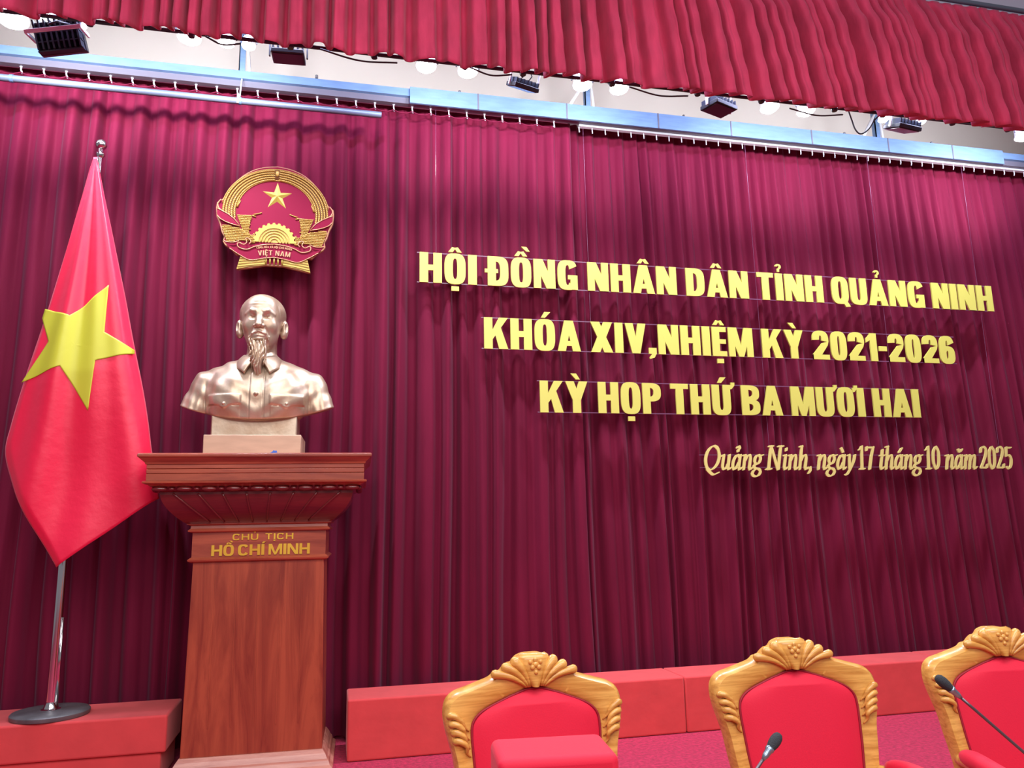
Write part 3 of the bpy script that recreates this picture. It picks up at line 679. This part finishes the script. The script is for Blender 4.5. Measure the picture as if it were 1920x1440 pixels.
MB().lathe([(.062, .018), (.066, .024), (.066, .030), (.045, .040), (.034, .075), (.03, .078)], (0, 0, 0), 24).build('socket', M['steel'], t, angle=40)
MB().lathe([(.212, -.008), (.224, -.006), (.228, .004), (.228, .018), (.220, .026), (.18, .030), (.05, .034)], (0, 0, 0), 48).build('base_plate', M['castiron'], t, angle=40)

# ------------------------------------------------------------------ benches (felt covered risers)
def bench(x0, x1, y0, y1, z0, z1, label, name='covered_riser'):
    nx = max(8, int((x1-x0)/.06)); rr = random.Random(int(x0*100)+9)
    b = MB().box(0, 0, z0, x1-x0, y1-y0, z1)
    o = b.build(name, M['bench'], bevel=.014, seg=4); o.location = (x0, y0, 0)
    return tag(o, label, 'stage riser', 'red covered risers along the curtain')
bench(.135, 2.62, 5.67, 6.07, .002, .40, 'red felt-covered riser directly right of the wooden pedestal, behind the left chair')
bench(2.625, 4.95, 5.67, 6.07, .002, .40, 'red felt-covered riser behind the middle chair')
bench(4.955, 7.6, 5.67, 6.07, .002, .40, 'red felt-covered riser at far right behind the right chair')
bench(-4.4, -.99, 5.56, 6.07, .185, .41, 'red felt-covered riser on the left carrying the flag stand')
bench(-4.4, -1.02, 5.58, 6.07, .002, .183, 'lower red felt-covered riser under the one with the flag stand')

# ------------------------------------------------------------------ pedestal
RZ = math.radians(-2.0)
PX, PY = -.463, 5.50
t = thing('pedestal', 'tall reddish-brown carved wooden pedestal carrying the bronze bust', 'pedestal', (PX, PY, 0), RZ)
def frus(b, z0, z1, h0, h1, f0, f1, back=.56, mi=0):     # tapered block: half width, front overhang at bottom and top
    v = [(-h0, -f0, z0), (h0, -f0, z0), (h0, back+f0*.6, z0), (-h0, back+f0*.6, z0), (-h1, -f1, z1), (h1, -f1, z1), (h1, back+f1*.6, z1), (-h1, back+f1*.6, z1)]
    return b.add(v, [(0, 3, 2, 1), (4, 5, 6, 7), (0, 1, 5, 4), (1, 2, 6, 5), (2, 3, 7, 6), (3, 0, 4, 7)], mi)
def stack(prof, name, m, bevel=0, back=.56):
    b = MB()
    for (z0, h0, f0), (z1, h1, f1) in zip(prof[:-1], prof[1:]): frus(b, z0, z1, h0, h1, f0, f1, back)
    return b.build(name, m, t, bevel=bevel)
S1 = .30
# slab moulding (overhang s -> half width .42+s)
def pr(L): return [(z, .425+s, s) for z, s in L]
stack(pr([(2.018, .292), (2.024, .300), (2.040, .300), (2.046, .292)]), 'top_board', M['mahogx'], .003, .38)
stack(pr([(1.978, .258), (1.990, .262), (2.002, .275), (2.018, .292)]), 'top_moulding', M['mahogx'], 0, .38)
stack(pr([(1.872, .252), (1.918, .252)]), 'frieze_board', M['mahogx'], .003, .38)
stack(pr([(1.920, .252), (1.948, .252)]), 'frieze_board', M['mahogx'], .003, .38)
stack(pr([(1.950, .252), (1.978, .252)]), 'frieze_board', M['mahogx'], .003, .38)
stack(pr([(1.838, .225), (1.850, .245), (1.858, .268), (1.868, .270), (1.872, .262)]), 'lower_moulding', M['mahogx'], 0, .38)
# cove under the top
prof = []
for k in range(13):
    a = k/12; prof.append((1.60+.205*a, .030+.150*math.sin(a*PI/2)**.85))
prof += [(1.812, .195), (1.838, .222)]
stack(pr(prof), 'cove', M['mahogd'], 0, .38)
for k in range(9):                                        # carved ovals along the top of the cove
    x = -.60+1.2*k/8
    b = MB().ell((x, -.222, 1.822), (.048, .022, .017), 16, 10)
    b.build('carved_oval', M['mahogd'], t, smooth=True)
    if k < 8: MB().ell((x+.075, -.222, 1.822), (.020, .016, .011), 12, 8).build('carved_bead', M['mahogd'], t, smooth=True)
for sd in (-1, 1):
    for k in range(4):
        MB().ell((sd*.645, -.12+.16*k, 1.822), (.022, .048, .017), 12, 8).build('carved_oval', M['mahogd'], t, smooth=True)
for k in range(8):                                        # tongue-shaped flutes down the cove
    xt = -.525+1.05*k/7; P = []
    for j in range(9):
        a = 1-j/8; zz = 1.612+.185*a; s = .030+.150*math.sin((zz-1.60)/.205*PI/2)**.85
        P.append((xt*(.60+.40*a), -s-.004, zz))
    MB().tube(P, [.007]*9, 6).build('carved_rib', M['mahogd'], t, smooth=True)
# neck and sign panel
stack([(1.545, .432, .012), (1.552, .452, .030), (1.560, .455, .032), (1.572, .440, .018), (1.590, .438, .016), (1.600, .462, .036), (1.606, .462, .036)], 'neck_moulding', M['mahogx'])
stack([(1.385, .428, .006), (1.548, .428, .006)], 'name_panel', M['mahogx'])
stack([(1.352, .430, .008), (1.360, .446, .024), (1.370, .450, .028), (1.380, .438, .016), (1.386, .430, .008)], 'belt_moulding', M['mahogx'])
stack([(.15, .435, .0), (1.354, .418, .0)], 'shaft', M['mahog'], .004)
b = MB()
for k in range(5):
    x = -.28+.14*k
    b.box(x-.004, -.003, .32, x+.004, .001, 1.27)
b.build('fluting', M['mahog'], t)
stack([(.0, .505, .085), (.052, .505, .085), (.058, .498, .078), (.066, .488, .066), (.090, .480, .056), (.100, .470, .046), (.118, .462, .036), (.130, .455, .028), (.152, .440, .012)], 'stepped_base', M['mahogp'])
# gilt lettering on the panel
def sign(txt, x0, x1, z0, cap, S, T, gap, space, W):
    lay, tot = text_layout(txt, S, T, W, gap, space); k = (x1-x0)/tot
    for ch, g, x, w_ in lay:
        mb = MB(); put(mb, g, lambda a, b_: (a*k, b_*cap), -.006, 0); o = mb.build('gilt_letter', M['gold'], t, loc=(x0+x*k, -.006, z0))
        o.rotation_euler = (R.uniform(-.03, .03), 0, R.uniform(-.03, .03))
sign('CHỦ TỊCH', -.175, .215, 1.492, .040, .16, .15, .16, .55, 1.25)
sign('HỒ CHÍ MINH', -.305, .325, 1.392, .070, .19, .17, .08, .20, 1.15)

# ------------------------------------------------------------------ bust: distance field turned into a surface
def surface_nets(F, org, h):
    nx, ny, nz = F.shape; ins = F < 0
    cnt = np.zeros((nx-1, ny-1, nz-1)); pos = np.zeros((nx-1, ny-1, nz-1, 3))
    cs = [(0, 0, 0), (1, 0, 0), (0, 1, 0), (1, 1, 0), (0, 0, 1), (1, 0, 1), (0, 1, 1), (1, 1, 1)]
    sl = lambda A, c: A[c[0]:nx-1+c[0], c[1]:ny-1+c[1], c[2]:nz-1+c[2]]
    for a in cs:
        for b in cs:
            dlt = [b[i]-a[i] for i in range(3)]
            if sorted(dlt) != [0, 0, 1]: continue
            fa, fb = sl(F, a), sl(F, b); m_ = sl(ins, a) != sl(ins, b)
            tt = np.where(m_, fa/np.where(m_, fa-fb, 1), 0)
            for i in range(3): pos[..., i] += np.where(m_, a[i]+tt*dlt[i], 0)
            cnt += m_
    act = cnt > 0; idx = -np.ones(act.shape, int); idx[act] = np.arange(act.sum())
    I = np.argwhere(act); V = (I+pos[act]/cnt[act][:, None])*h+np.array(org)
    faces = []
    def quads(ax):
        o = [i for i in range(3) if i != ax]
        A = [slice(1, -1)]*3; A[ax] = slice(0, -1); B = list(A); B[ax] = slice(1, None)
        a, b = ins[tuple(A)], ins[tuple(B)]; m_ = a != b; J = np.argwhere(m_); J[:, o[0]] += 1; J[:, o[1]] += 1
        fl_ = a[m_]
        def cell(d0, d1):
            K = J.copy(); K[:, o[0]] -= d0; K[:, o[1]] -= d1; return idx[K[:, 0], K[:, 1], K[:, 2]]
        q = np.stack([cell(1, 1), cell(0, 1), cell(0, 0), cell(1, 0)], 1)
        flip = fl_ if ax != 1 else ~fl_
        q[~flip] = q[~flip][:, ::-1]; return q
    faces = np.concatenate([quads(0), quads(1), quads(2)]); faces = faces[(faces >= 0).all(1)]
    return V, faces
def np_mesh(V, F, name, m, parent):
    me = bpy.data.meshes.new(name); me.from_pydata(V.tolist(), [], F.tolist()); me.materials.append(m)
    me.polygons.foreach_set('use_smooth', [True]*len(me.polygons)); o = bpy.data.objects.new(name, me); COL.objects.link(o); o.parent = parent; return o
def G(x0, x1, y0, y1, z0, z1, h):
    return np.meshgrid(np.arange(x0, x1, h), np.arange(y0, y1, h), np.arange(z0, z1, h), indexing='ij')
def sme(a, b, k): q = np.clip(.5+.5*(b-a)/k, 0, 1); return b*(1-q)+a*q-k*q*(1-q)     # smooth union
def smx(a, b, k): return -sme(-a, -b, k)
def E(X, Y, Z, c, r):
    x, y, z = (X-c[0])/r[0], (Y-c[1])/r[1], (Z-c[2])/r[2]; k0 = np.sqrt(x*x+y*y+z*z)+1e-9
    k1 = np.sqrt((x/r[0])**2+(y/r[1])**2+(z/r[2])**2)+1e-9; return k0*(k0-1)/k1
def CAP(X, Y, Z, a, b, ra, rb):
    a = np.array(a, float); b = np.array(b, float); d = b-a; L2 = d@d
    tt = np.clip(((X-a[0])*d[0]+(Y-a[1])*d[1]+(Z-a[2])*d[2])/L2, 0, 1)
    return np.sqrt((X-a[0]-tt*d[0])**2+(Y-a[1]-tt*d[1])**2+(Z-a[2]-tt*d[2])**2)-(ra+(rb-ra)*tt)
def gs(x, s): return np.exp(-(x/s)**2)
BX, BY = -.528, 5.76
bust = thing('bust', 'bronze bust of an older man with goatee and buttoned jacket on the pedestal', 'bust', (BX, BY, 2.046), RZ); bust.scale = (1.025, 1.03, 1.11)
# head: face towards -y; all sizes in metres of the statue
h = .0034
X, Y, Z = G(-.23, .23, -.27, .27, .52, 1.16, h)
AX = np.abs(X)
d = E(X, Y, Z, (0, .02, .965), (.147, .185, .138))                     # cranium
d = sme(d, E(X, Y, Z, (0, -.03, .87), (.126, .145, .155)), .05)          # face mass
d = sme(d, E(X, Y, Z, (0, -.085, .765), (.075, .075, .062)), .05)         # jaw and chin
d = sme(d, E(AX, Y, Z, (.070, -.105, .862), (.042, .042, .040)), .03)     # cheekbones
d = sme(d, CAP(X, Y, Z, (0, .05, .82), (0, .045, .56), .098, .112), .035) # neck
d = sme(d, E(X, Y, Z, (0, -.075, 1.0), (.100, .085, .075)), .03)          # forehead
d = sme(d, CAP(AX, Y, Z, (.024, -.166, .952), (.055, -.160, .957), .0070, .0080), .014); d = sme(d, CAP(AX, Y, Z, (.055, -.160, .957), (.096, -.124, .937), .0085, .005), .014) # brow ridge
d = smx(d, -E(AX, Y, Z, (.053, -.180, .915), (.036, .032, .021)), .012)   # eye sockets
d = sme(d, E(AX, Y, Z, (.053, -.119, .912), (.027, .029, .019)), .004)    # eyeballs
d = sme(d, CAP(AX, Y, Z, (.028, -.143, .917), (.052, -.148, .925), .005, .006), .005); d = sme(d, CAP(AX, Y, Z, (.052, -.148, .925), (.082, -.124, .915), .006, .0045), .005); d = smx(d, -CAP(AX, Y, Z, (.034, -.150, .9125), (.074, -.138, .9115), .0036, .003), .002) # upper lids
d = sme(d, CAP(AX, Y, Z, (.030, -.143, .903), (.078, -.126, .905), .0045, .004), .006)
d = sme(d, CAP(X, Y, Z, (0, -.158, .925), (0, -.192, .862), .014, .021), .020)  # nose bridge
d = sme(d, E(X, Y, Z, (0, -.200, .852), (.023, .021, .017)), .010)
d = sme(d, E(AX, Y, Z, (.026, -.180, .848), (.015, .018, .012)), .007)
d = smx(d, -E(AX, Y, Z, (.012, -.196, .838), (.006, .008, .006)), .004)
d = sme(d, E(X, Y, Z, (0, -.135, .790), (.060, .045, .044)), .02)          # muzzle
d = sme(d, CAP(AX, Y, Z, (0, -.180, .785), (.034, -.164, .782), .0095, .006), .006) # upper lip
d = sme(d, CAP(AX, Y, Z, (0, -.178, .765), (.030, -.162, .768), .011, .007), .006)   # lower lip
d = smx(d, -CAP(AX, Y, Z, (0, -.192, .7755), (.040, -.170, .775), .0035, .003), .003)
for a_, b_, r_ in (((.032, -.165, .845), (.062, -.140, .795), .004),):
    d = smx(d, -CAP(AX, Y, Z, (a_[0]+.008, a_[1]-.004, a_[2]), (b_[0]+.004, b_[1]-.006, b_[2]), r_, r_), .012)  # laugh lines
mo = CAP(AX, Y, Z, (.004, -.184, .812), (.042, -.166, .800), .008, .0085); mo = sme(mo, CAP(AX, Y, Z, (.042, -.166, .800), (.066, -.142, .760), .0085, .0035), .008)
mo = mo+.0016*np.sin(AX*900+Z*500); d = sme(d, mo, .005)                 # moustache
d = d+.0025*gs(Z-.99, .006)*gs(AX, .05)*(Y < -.1)+.002*gs(Z-1.012, .005)*gs(AX, .05)*(Y < -.1)
# hair: a raised cap behind the receding hairline
hair = E(X, Y, Z, (0, .032, .962), (.160, .190, .141)); line = Y+.02-.55*np.clip(AX-.04, 0, 1)+.9*np.clip(Z-1.04, 0, 1)
side = (AX-.118)*0.8; hm = np.maximum(hair+.0015*np.sin(Y*420+Z*260+8*np.sin(Z*40)), -(Y+.100-.32*(1.03-Z)))
hm = np.maximum(hm, .885-Z); d = sme(d, hm, .007)
# ears
e = E(AX, Y, Z, (.158, .015, .868), (.024, .040, .062)); e = sme(e, E(AX, Y, Z, (.145, .003, .828), (.017, .020, .022)), .022)
e = smx(e, -E(AX, Y, Z, (.172, -.020, .880), (.014, .020, .034)), .006)
d = sme(d, e, .010)
V_, F_ = surface_nets(d, (-.23, -.27, .52), h)
head = np_mesh(V_, F_, 'head', M['brass'], bust)
# goatee
h = .003
X, Y, Z = G(-.08, .08, -.27, -.05, .46, .80, h)
q = np.clip((.745-Z)/.25, 0, 1); cxx = .004*np.sin(Z*40); wd = .060*(1-q*.25)*np.clip((Z-.485)/.17, .0, 1)**.75+.001; dp = .042*(1-q*.40)*np.clip((Z-.495)/.08, 0, 1)**.5+.001
cy = -.150-.02*np.sin(q*PI)-.035*q*0
r_ = np.sqrt(((X-cxx)/wd)**2+((Y-cy)/dp)**2); d = (r_-1)*np.minimum(wd, dp)*.8
d = np.maximum(d, Z-.745-.02*(np.abs(X)/.05)**2); d = d+.0042*np.sin((X-cxx)*(250+150*q)+3.2*np.sin(Z*25)+1.3*np.sin(Z*49+X*70))+.0022*np.sin(X*520+2.5*np.sin(Z*33+1)-Z*30)
V_, F_ = surface_nets(d, (-.08, -.27, .46), h); np_mesh(V_, F_, 'goatee', M['brass'], bust)
# torso in jacket
h = .0048
X, Y, Z = G(-.58, .58, -.30, .26, .15, .74, h)
AX = np.abs(X)
d = E(X, Y, Z, (0, .0, .36), (.37, .205, .30))
d = sme(d, CAP(AX, Y, Z, (.08, .03, .570), (.345, .03, .490), .085, .088), .10)   # trapezius and shoulder
d = sme(d, E(AX, Y, Z, (.155, -.085, .40), (.165, .120, .155)), .05)               # chest
d = sme(d, CAP(AX, Y, Z, (.365, .015, .465), (.452, -.005, .24), .092, .108), .06)   # upper arms
d = sme(d, CAP(X, Y, Z, (0, .04, .60), (0, .04, .66), .125, .110), .04)
arm = gs(AX-.345, .010)*np.clip((.50-Z)/.12, 0, 1)                                   # armhole seam and creases
d = d+.006*arm
d = d+.0022*np.sin(AX*110+Z*18)*np.clip((AX-.30)/.1, 0, 1)*np.clip((.52-Z)/.1, 0, 1)
d = d+.0022*np.sin(X*52+Z*18+3*np.sin(Z*9))+.0018*np.sin(Z*60-AX*40)
front = Y < -.02
fl_ = np.zeros_like(X)
zb = .326+.010*np.abs(np.abs(AX-.205)/.11-.0)-.016*gs(AX-.205, .025)                   # pocket flaps
fx = 1/(1+np.exp(-(AX-.095)/.0016))*(1/(1+np.exp((AX-.318)/.0016))); fz = 1/(1+np.exp(-(Z-zb)/.0016))*(1/(1+np.exp((Z-.398)/.0025)))
d = d-.0085*fx*fz*front
pk = ((AX > .10) & (AX < .313) & (Z < .326)); d = d-.0025*pk*front
d = d+.004*gs(X-.052, .0035)*front*(Z < .56)+.003*gs(X+.040, .003)*front*(Z < .56)                    # placket seams
d = np.where(front, d-.003*((X > -.038) & (X < .048)), d)
for bz, bx, rb, yb_ in ((.402, .004, .013, -.213), (.338, .205, .009, -.204), (.338, -.205, .009, -.204)):
    d = sme(d, E(X, Y, Z, (bx, yb_, bz), (rb, .010, rb)), .003)
cut = .243+.092*(AX/.53)**2.2+.10*np.clip(Y+.16, 0, 1)-Z                                       # curved lower edge
cut2 = -(Z-.18)
d = smx(d, cut, .010); d = smx(d, AX-.535, .01)
V_, F_ = surface_nets(d, (-.58, -.30, .15), h); np_mesh(V_, F_, 'jacket_torso', M['brass'], bust)
# collar
for sgn in (-1, 1):
    prof = [(-.02, .660, -.115), (.05, .668, -.105), (.10, .672, -.060), (.125, .668, .01), (.115, .664, .08), (.06, .660, .13), (0, .658, .145)]
    low = [(.085, .535, -.185), (.115, .560, -.160), (.145, .585, -.095), (.160, .600, .01), (.145, .605, .09), (.08, .608, .15), (0, .610, .165)]
    a = cr([(sgn*max(p[0], .012)+0, p[2]-.02, p[1]-.015) if i < 2 else (sgn*p[0], p[2], p[1]) for i, p in enumerate(prof)], 6); b_ = cr([(sgn*p[0], p[2], p[1]) for p in low], 6); n = len(a); V = []
    for j in range(9):
        s = j/8; row = []
        for i in range(n):
            p = a[i]*(1-s)+b_[i]*s; bul = .014*math.sin(s*PI)
            nn = np.array([p[0], p[1], 0]); nn = nn/(np.linalg.norm(nn)+1e-6); row.append(tuple(p+nn*bul))
        V.append(row)
    o = grid(n, 9, V, 'collar', M['brass'], bust, solid=.016)
# chest underside and plinth
b = MB()
P0 = []
for k in range(7):
    s = k/6; b_ = .265-.075*s; 
    frus_h = .325-.045*math.sin(s*PI/2); 
b.prism([(-.293, .142), (.272, .142), (.272, .30), (-.293, .30)], -.120, .13)
b.build('support_block', M['brass'], bust, bevel=.008)
h = .006
X, Y, Z = G(-.45, .45, -.24, .24, .16, .36, h)
d = E(X, Y, Z, (0, .0, .345), (.33, .165, .155)); d = np.maximum(d, Z-.34)
V_, F_ = surface_nets(d, (-.45, -.24, .16), h); np_mesh(V_, F_, 'chest_underside', M['brass'], bust)
MB().box(-.322, -.20, 0, .308, .20, .142).build('plinth', M['plinth'], bust, bevel=.004)
b = MB()
pts = [(-.02, 0), (.0, .012), (.006, .022), (.014, .014), (.024, .020), (.032, .004), (.015, -.002)]
b.prism([(x*.9, z*.9+.001) for x, z in pts], -.002, .0)
sc = b.build('paper_scrap', M['blue']); pp = at(513, 846, 5.30); sc.location = (pp[0], 5.235, 2.047)
tag(sc, 'tiny crumpled blue scrap lying on the front edge of the pedestal top', 'scrap')

# ------------------------------------------------------------------ chairs
def make_chair():
    t = thing('armchair', '', 'chair', (0, 0, 0), 0, 'red armchairs behind the desk')
    back = bpy.data.objects.new('backrest', None)
    Oh = [(0, 1.105), (.030, 1.104), (.058, 1.094), (.074, 1.078), (.090, 1.074), (.108, 1.062), (.122, 1.050), (.142, 1.046), (.160, 1.033), (.20, 1.020), (.25, 1.006), (.295, .992), (.322, .966), (.330, .925), (.324, .88), (.312, .835), (.300, .79), (.290, .72), (.275, .62), (.262, .44)]
    Ih = [(0, .995), (.015, .9945), (.03, .993), (.042, .990), (.052, .987), (.064, .983), (.076, .979), (.090, .975), (.104, .970), (.132, .960), (.17, .946), (.20, .932), (.222, .915), (.235, .893), (.238, .86), (.236, .82), (.233, .78), (.228, .72), (.217, .62), (.206, .44)]
    LE = math.tan(math.radians(9))
    yb = lambda z: (z-.44)*LE
    Oc = cr(Oh, 4); Ic = cr(Ih, 4); Oc = [np.array([-p[0], p[1]]) for p in reversed(Oc[1:])]+Oc; Ic = [np.array([-p[0], p[1]]) for p in reversed(Ic[1:])]+Ic
    prof = [(0, .036), (0, .006), (.05, -.010), (.14, -.022), (.32, -.024), (.65, -.016), (.90, -.012), (1, -.004), (1, .036)]   # across the band: share, depth
    n = len(Oc); V = []; 
    for i in range(n):
        for s, yy in prof:
            p = Oc[i]*(1-s)+Ic[i]*s; V.append((p[0], yb(p[1])+yy, p[1]))
    m_ = len(prof); F = [(i*m_+j, i*m_+(j+1) % m_, (i+1)*m_+(j+1) % m_, (i+1)*m_+j) for i in range(n-1) for j in range(m_)]
    F += [tuple(range(m_)), tuple(range((n-1)*m_, n*m_))]
    b = MB(); b.add(V, F); b.build('back_frame', M['oak'], t, angle=38)
    # shell carving on the crest
    fr = lambda x, z, y: (x, yb(z)+y, z)
    b = MB()
    lob = [(0, 1.088, .038), (-.072, 1.083, .019), (.072, 1.083, .019), (-.108, 1.066, .018), (.108, 1.066, .018), (-.148, 1.047, .016), (.148, 1.047, .016)]
    for (x, z, r_) in lob[1:]:
        s = abs(x); P = [fr(x*(1-q)**1.1+math.copysign(.020+.18*(s-.07), x)*q, z*(1-q)+(1.000-.0)*q+.010*math.sin(q*PI), -.022-.006*math.sin(q*PI)) for q in np.linspace(0, 1, 9)]
        P0 = Vector(P[0]); dd = (P0-Vector(P[1])).normalized(); P = [P0+dd*r_*.85, P0+dd*r_*.6]+P
        b.tube(P, [r_*.3, r_*.75]+[r_*(1-q*.72) for q in np.linspace(0, 1, 9)], 8)
    b.build('carved_ray', M['oak'], t, smooth=True)
    b = MB(); P = [fr(0, 1.072-.07*q, -.016-.008*math.sin(q*PI)) for q in np.linspace(0, 1, 8)]
    V = []; 
    hw = [.046, .056, .058, .052, .044, .034, .024, .014]; zz = [1.108, 1.101, 1.086, 1.066, 1.048, 1.031, 1.015, 1.000]
    for i in range(8):
        for j in range(9):
            a = -1+2*j/8; V.append(fr(hw[i]*a, zz[i], -.020-.020*math.sqrt(max(0, 1-a*a))+(.014 if i == 0 else 0)))
    b.add(V, [(i*9+j, i*9+j+1, (i+1)*9+j+1, (i+1)*9+j) for i in range(7) for j in range(8)]); b.build('carved_shell', M['oak'], t, smooth=True)
    b = MB()
    for (x, z, r_) in ((-.019, 1.082, .008), (.019, 1.082, .008), (0, 1.088, .009), (-.012, 1.064, .009), (.012, 1.064, .009), (0, 1.048, .008), (0, 1.073, .010)):
        b.ell(fr(x, z, -.041), (r_, .006, r_), 10, 6)
    b.build('carved_flower', M['oak'], t, smooth=True)
    for sg in (-1, 1):
        b = MB()
        for k in range(4):
            z0 = .925-.026*k; xo = .322-.006*k
            P = [fr(sg*xo, z0, -.014), fr(sg*(xo-.020), z0+.004, -.030), fr(sg*(xo-.045), z0-.012, -.030), fr(sg*(.264-.002*k), z0-.032, -.022), fr(sg*(.247-.001*k), z0-.050, -.012)]
            b.tube(cr(P, 4), [.006, .011]+[.013-.0105*i/14 for i in range(15)], 8)
        b.build('carved_scroll', M['oak'], t, smooth=True)
    # upholstered panel with piping
    Pn = Ic; V = []; nn = len(Pn); rows = 13; cz = .72
    half = nn//2
    for i in range(half, nn):
        zr = Pn[i][1]; xr = max(Pn[i][0], .0)
        for j in range(17):
            a = -1+2*j/16; V.append((xr*a, yb(zr)-.004-.030*(1-abs(a)**4)*min(1, (.996-zr)/.05+.0), zr))
    k = nn-half; b = MB(); b.add(V, [(i*17+j, i*17+j+1, (i+1)*17+j+1, (i+1)*17+j) for i in range(k-1) for j in range(16)])
    b.add([(p[0], p[1]*0+yb(p[2])+.034, p[2]) for p in V], [(i*17+j, (i+1)*17+j, (i+1)*17+j+1, i*17+j+1) for i in range(k-1) for j in range(16)])
    b.build('back_cushion', M['chairred'], t, smooth=True, fix=False)
    b = MB().tube([(p[0]*.992, yb(p[1])-.008, p[1]-.003) for p in Pn], .0045, 8); b.build('piping', M['piping'], t, smooth=True)
    # seat, arms, legs
    b = MB().box(-.27, -.50, .30, .27, .02, .37); b.build('seat_rail', M['oak'], t, bevel=.01)
    b = MB().box(-.262, -.50, .37, .262, .0, .46); b.build('seat_cushion', M['chairred'], t, bevel=.03, seg=4)
    for sg in (-1, 1):
        b = MB().tube(cr([(sg*.265, yb(.64)+.0, .635), (sg*.300, -.10, .648), (sg*.315, -.25, .642), (sg*.312, -.40, .620), (sg*.30, -.44, .580)], 5), [.022]*20+[.020], 10)
        b.tube(cr([(sg*.305, -.40, .63), (sg*.29, -.37, .52), (sg*.268, -.36, .36)], 5), .020, 10)
        b.build('armrest', M['oakz'], t, smooth=True)
        b = MB(); b.tube(cr([(sg*.285, -.02, .662), (sg*.302, -.12, .668), (sg*.314, -.24, .662), (sg*.310, -.34, .648)], 5), [.018, .026, .030, .032]+[.033]*8+[.032, .030, .026, .016], 12)
        b.build('arm_pad', M['chairred'], t, smooth=True)
    for sx in (-1, 1):
        MB().tube(cr([(sx*.235, -.46, .32), (sx*.255, -.475, .24), (sx*.225, -.465, .10), (sx*.235, -.485, 0)], 5), [.034-.001*i for i in range(16)], 10).build('leg', M['oakz'], t, smooth=True)
        MB().tube([(sx*.235, .02, .45), (sx*.235, -.01, .30), (sx*.240, .06, 0)], [.030, .028, .018], 10).build('leg', M['oakz'], t, smooth=True)
    return t
ch = make_chair()
specs = [(.705, 2.66, 2, .97, 'carved wooden armchair with red back at left, behind the red cloth-covered box'),
         (1.705, 2.65, -3, 1.0, 'carved wooden armchair with red back in the middle, standing behind one microphone'),
         (2.625, 2.63, -7, 1.0, 'carved wooden armchair with red back cut off by the right picture edge')]
for i, (x, y, a, sx, lb) in enumerate(specs):
    o = ch if i == 0 else copy_tree(ch)
    o.location = (x, y, 0); o.rotation_euler = (0, 0, math.radians(a)); o.scale = (sx, 1, 1); o['label'] = lb

# ------------------------------------------------------------------ desk below the frame, box and microphones on it
t = thing('conference_desk', 'long dark red wooden desk in front of the armchairs, below the picture', 'desk', (1.2, 1.95, 0))
MB().box(-1.3, -.42, .71, 1.6, .20, .74).build('desk_top', M['table'], t, bevel=.005)
MB().box(-1.25, -.38, .0, 1.55, -.355, .71).build('front_panel', M['table'], t)
for sx in (-1.25, 1.52): MB().box(sx, -.355, 0, sx+.03, .14, .71).build('side_panel', M['table'], t)
b = MB().box(-.17, -.12, 0, .17, .115, .21); o = b.build('covered_box', M['chairred'], bevel=.022, seg=4)
o.location = (.638, 2.30, .71); o.rotation_euler = (0, 0, math.radians(-6)); BOX = o
tag(o, 'bright red cloth-covered box standing in front of the left armchair', 'box')
def mic(tip, bend, base, label):
    t = thing('microphone', label, 'microphone', tuple(base), 0, 'gooseneck microphones'); O = Vector(base); tip = Vector(tip)-O; bend = Vector(bend)-O
    dr = (bend-tip).normalized(); P = lambda s: tip+dr*s
    prof = [(0, .004), (.003, .010), (.010, .0145), (.022, .0165), (.036, .0155), (.048, .0125), (.056, .0105)]
    MB().tube([P(s) for s, r_ in prof], [r_*.92 for s, r_ in prof], 16).build('foam_head', M['mic'], t, smooth=True)
    MB().tube([P(.050), P(.056), P(.060), P(.075), P(.088)], [.0118, .0118, .0095, .0085, .0048], 14).build('collar', M['micring'], t, smooth=True)
    MB().tube(cr([P(.085), bend, bend*.55+Vector((0, 0, .02)), Vector((0, 0, .03))], 8), .0042, 10).build('gooseneck', M['micstem'], t, smooth=True)
    MB().lathe([(.055, 0), (.058, .006), (.052, .020), (.012, .032)], (0, 0, 0), 24).build('base', M['black'], t, angle=40)
p1 = at(1462, 1376, 2.0); p1b = at(1380, 1502, 1.95)
mic(p1, p1b, (p1b[0]-.04, 1.90, .74), 'dark gooseneck microphone leaning right in front of the middle armchair')
p2 = at(1755, 1268, 2.0); p2b = at(1985, 1466, 1.92)
mic(p2, p2b, (p2b[0]+.05, 1.86, .74), 'dark gooseneck microphone leaning left in front of the right armchair')
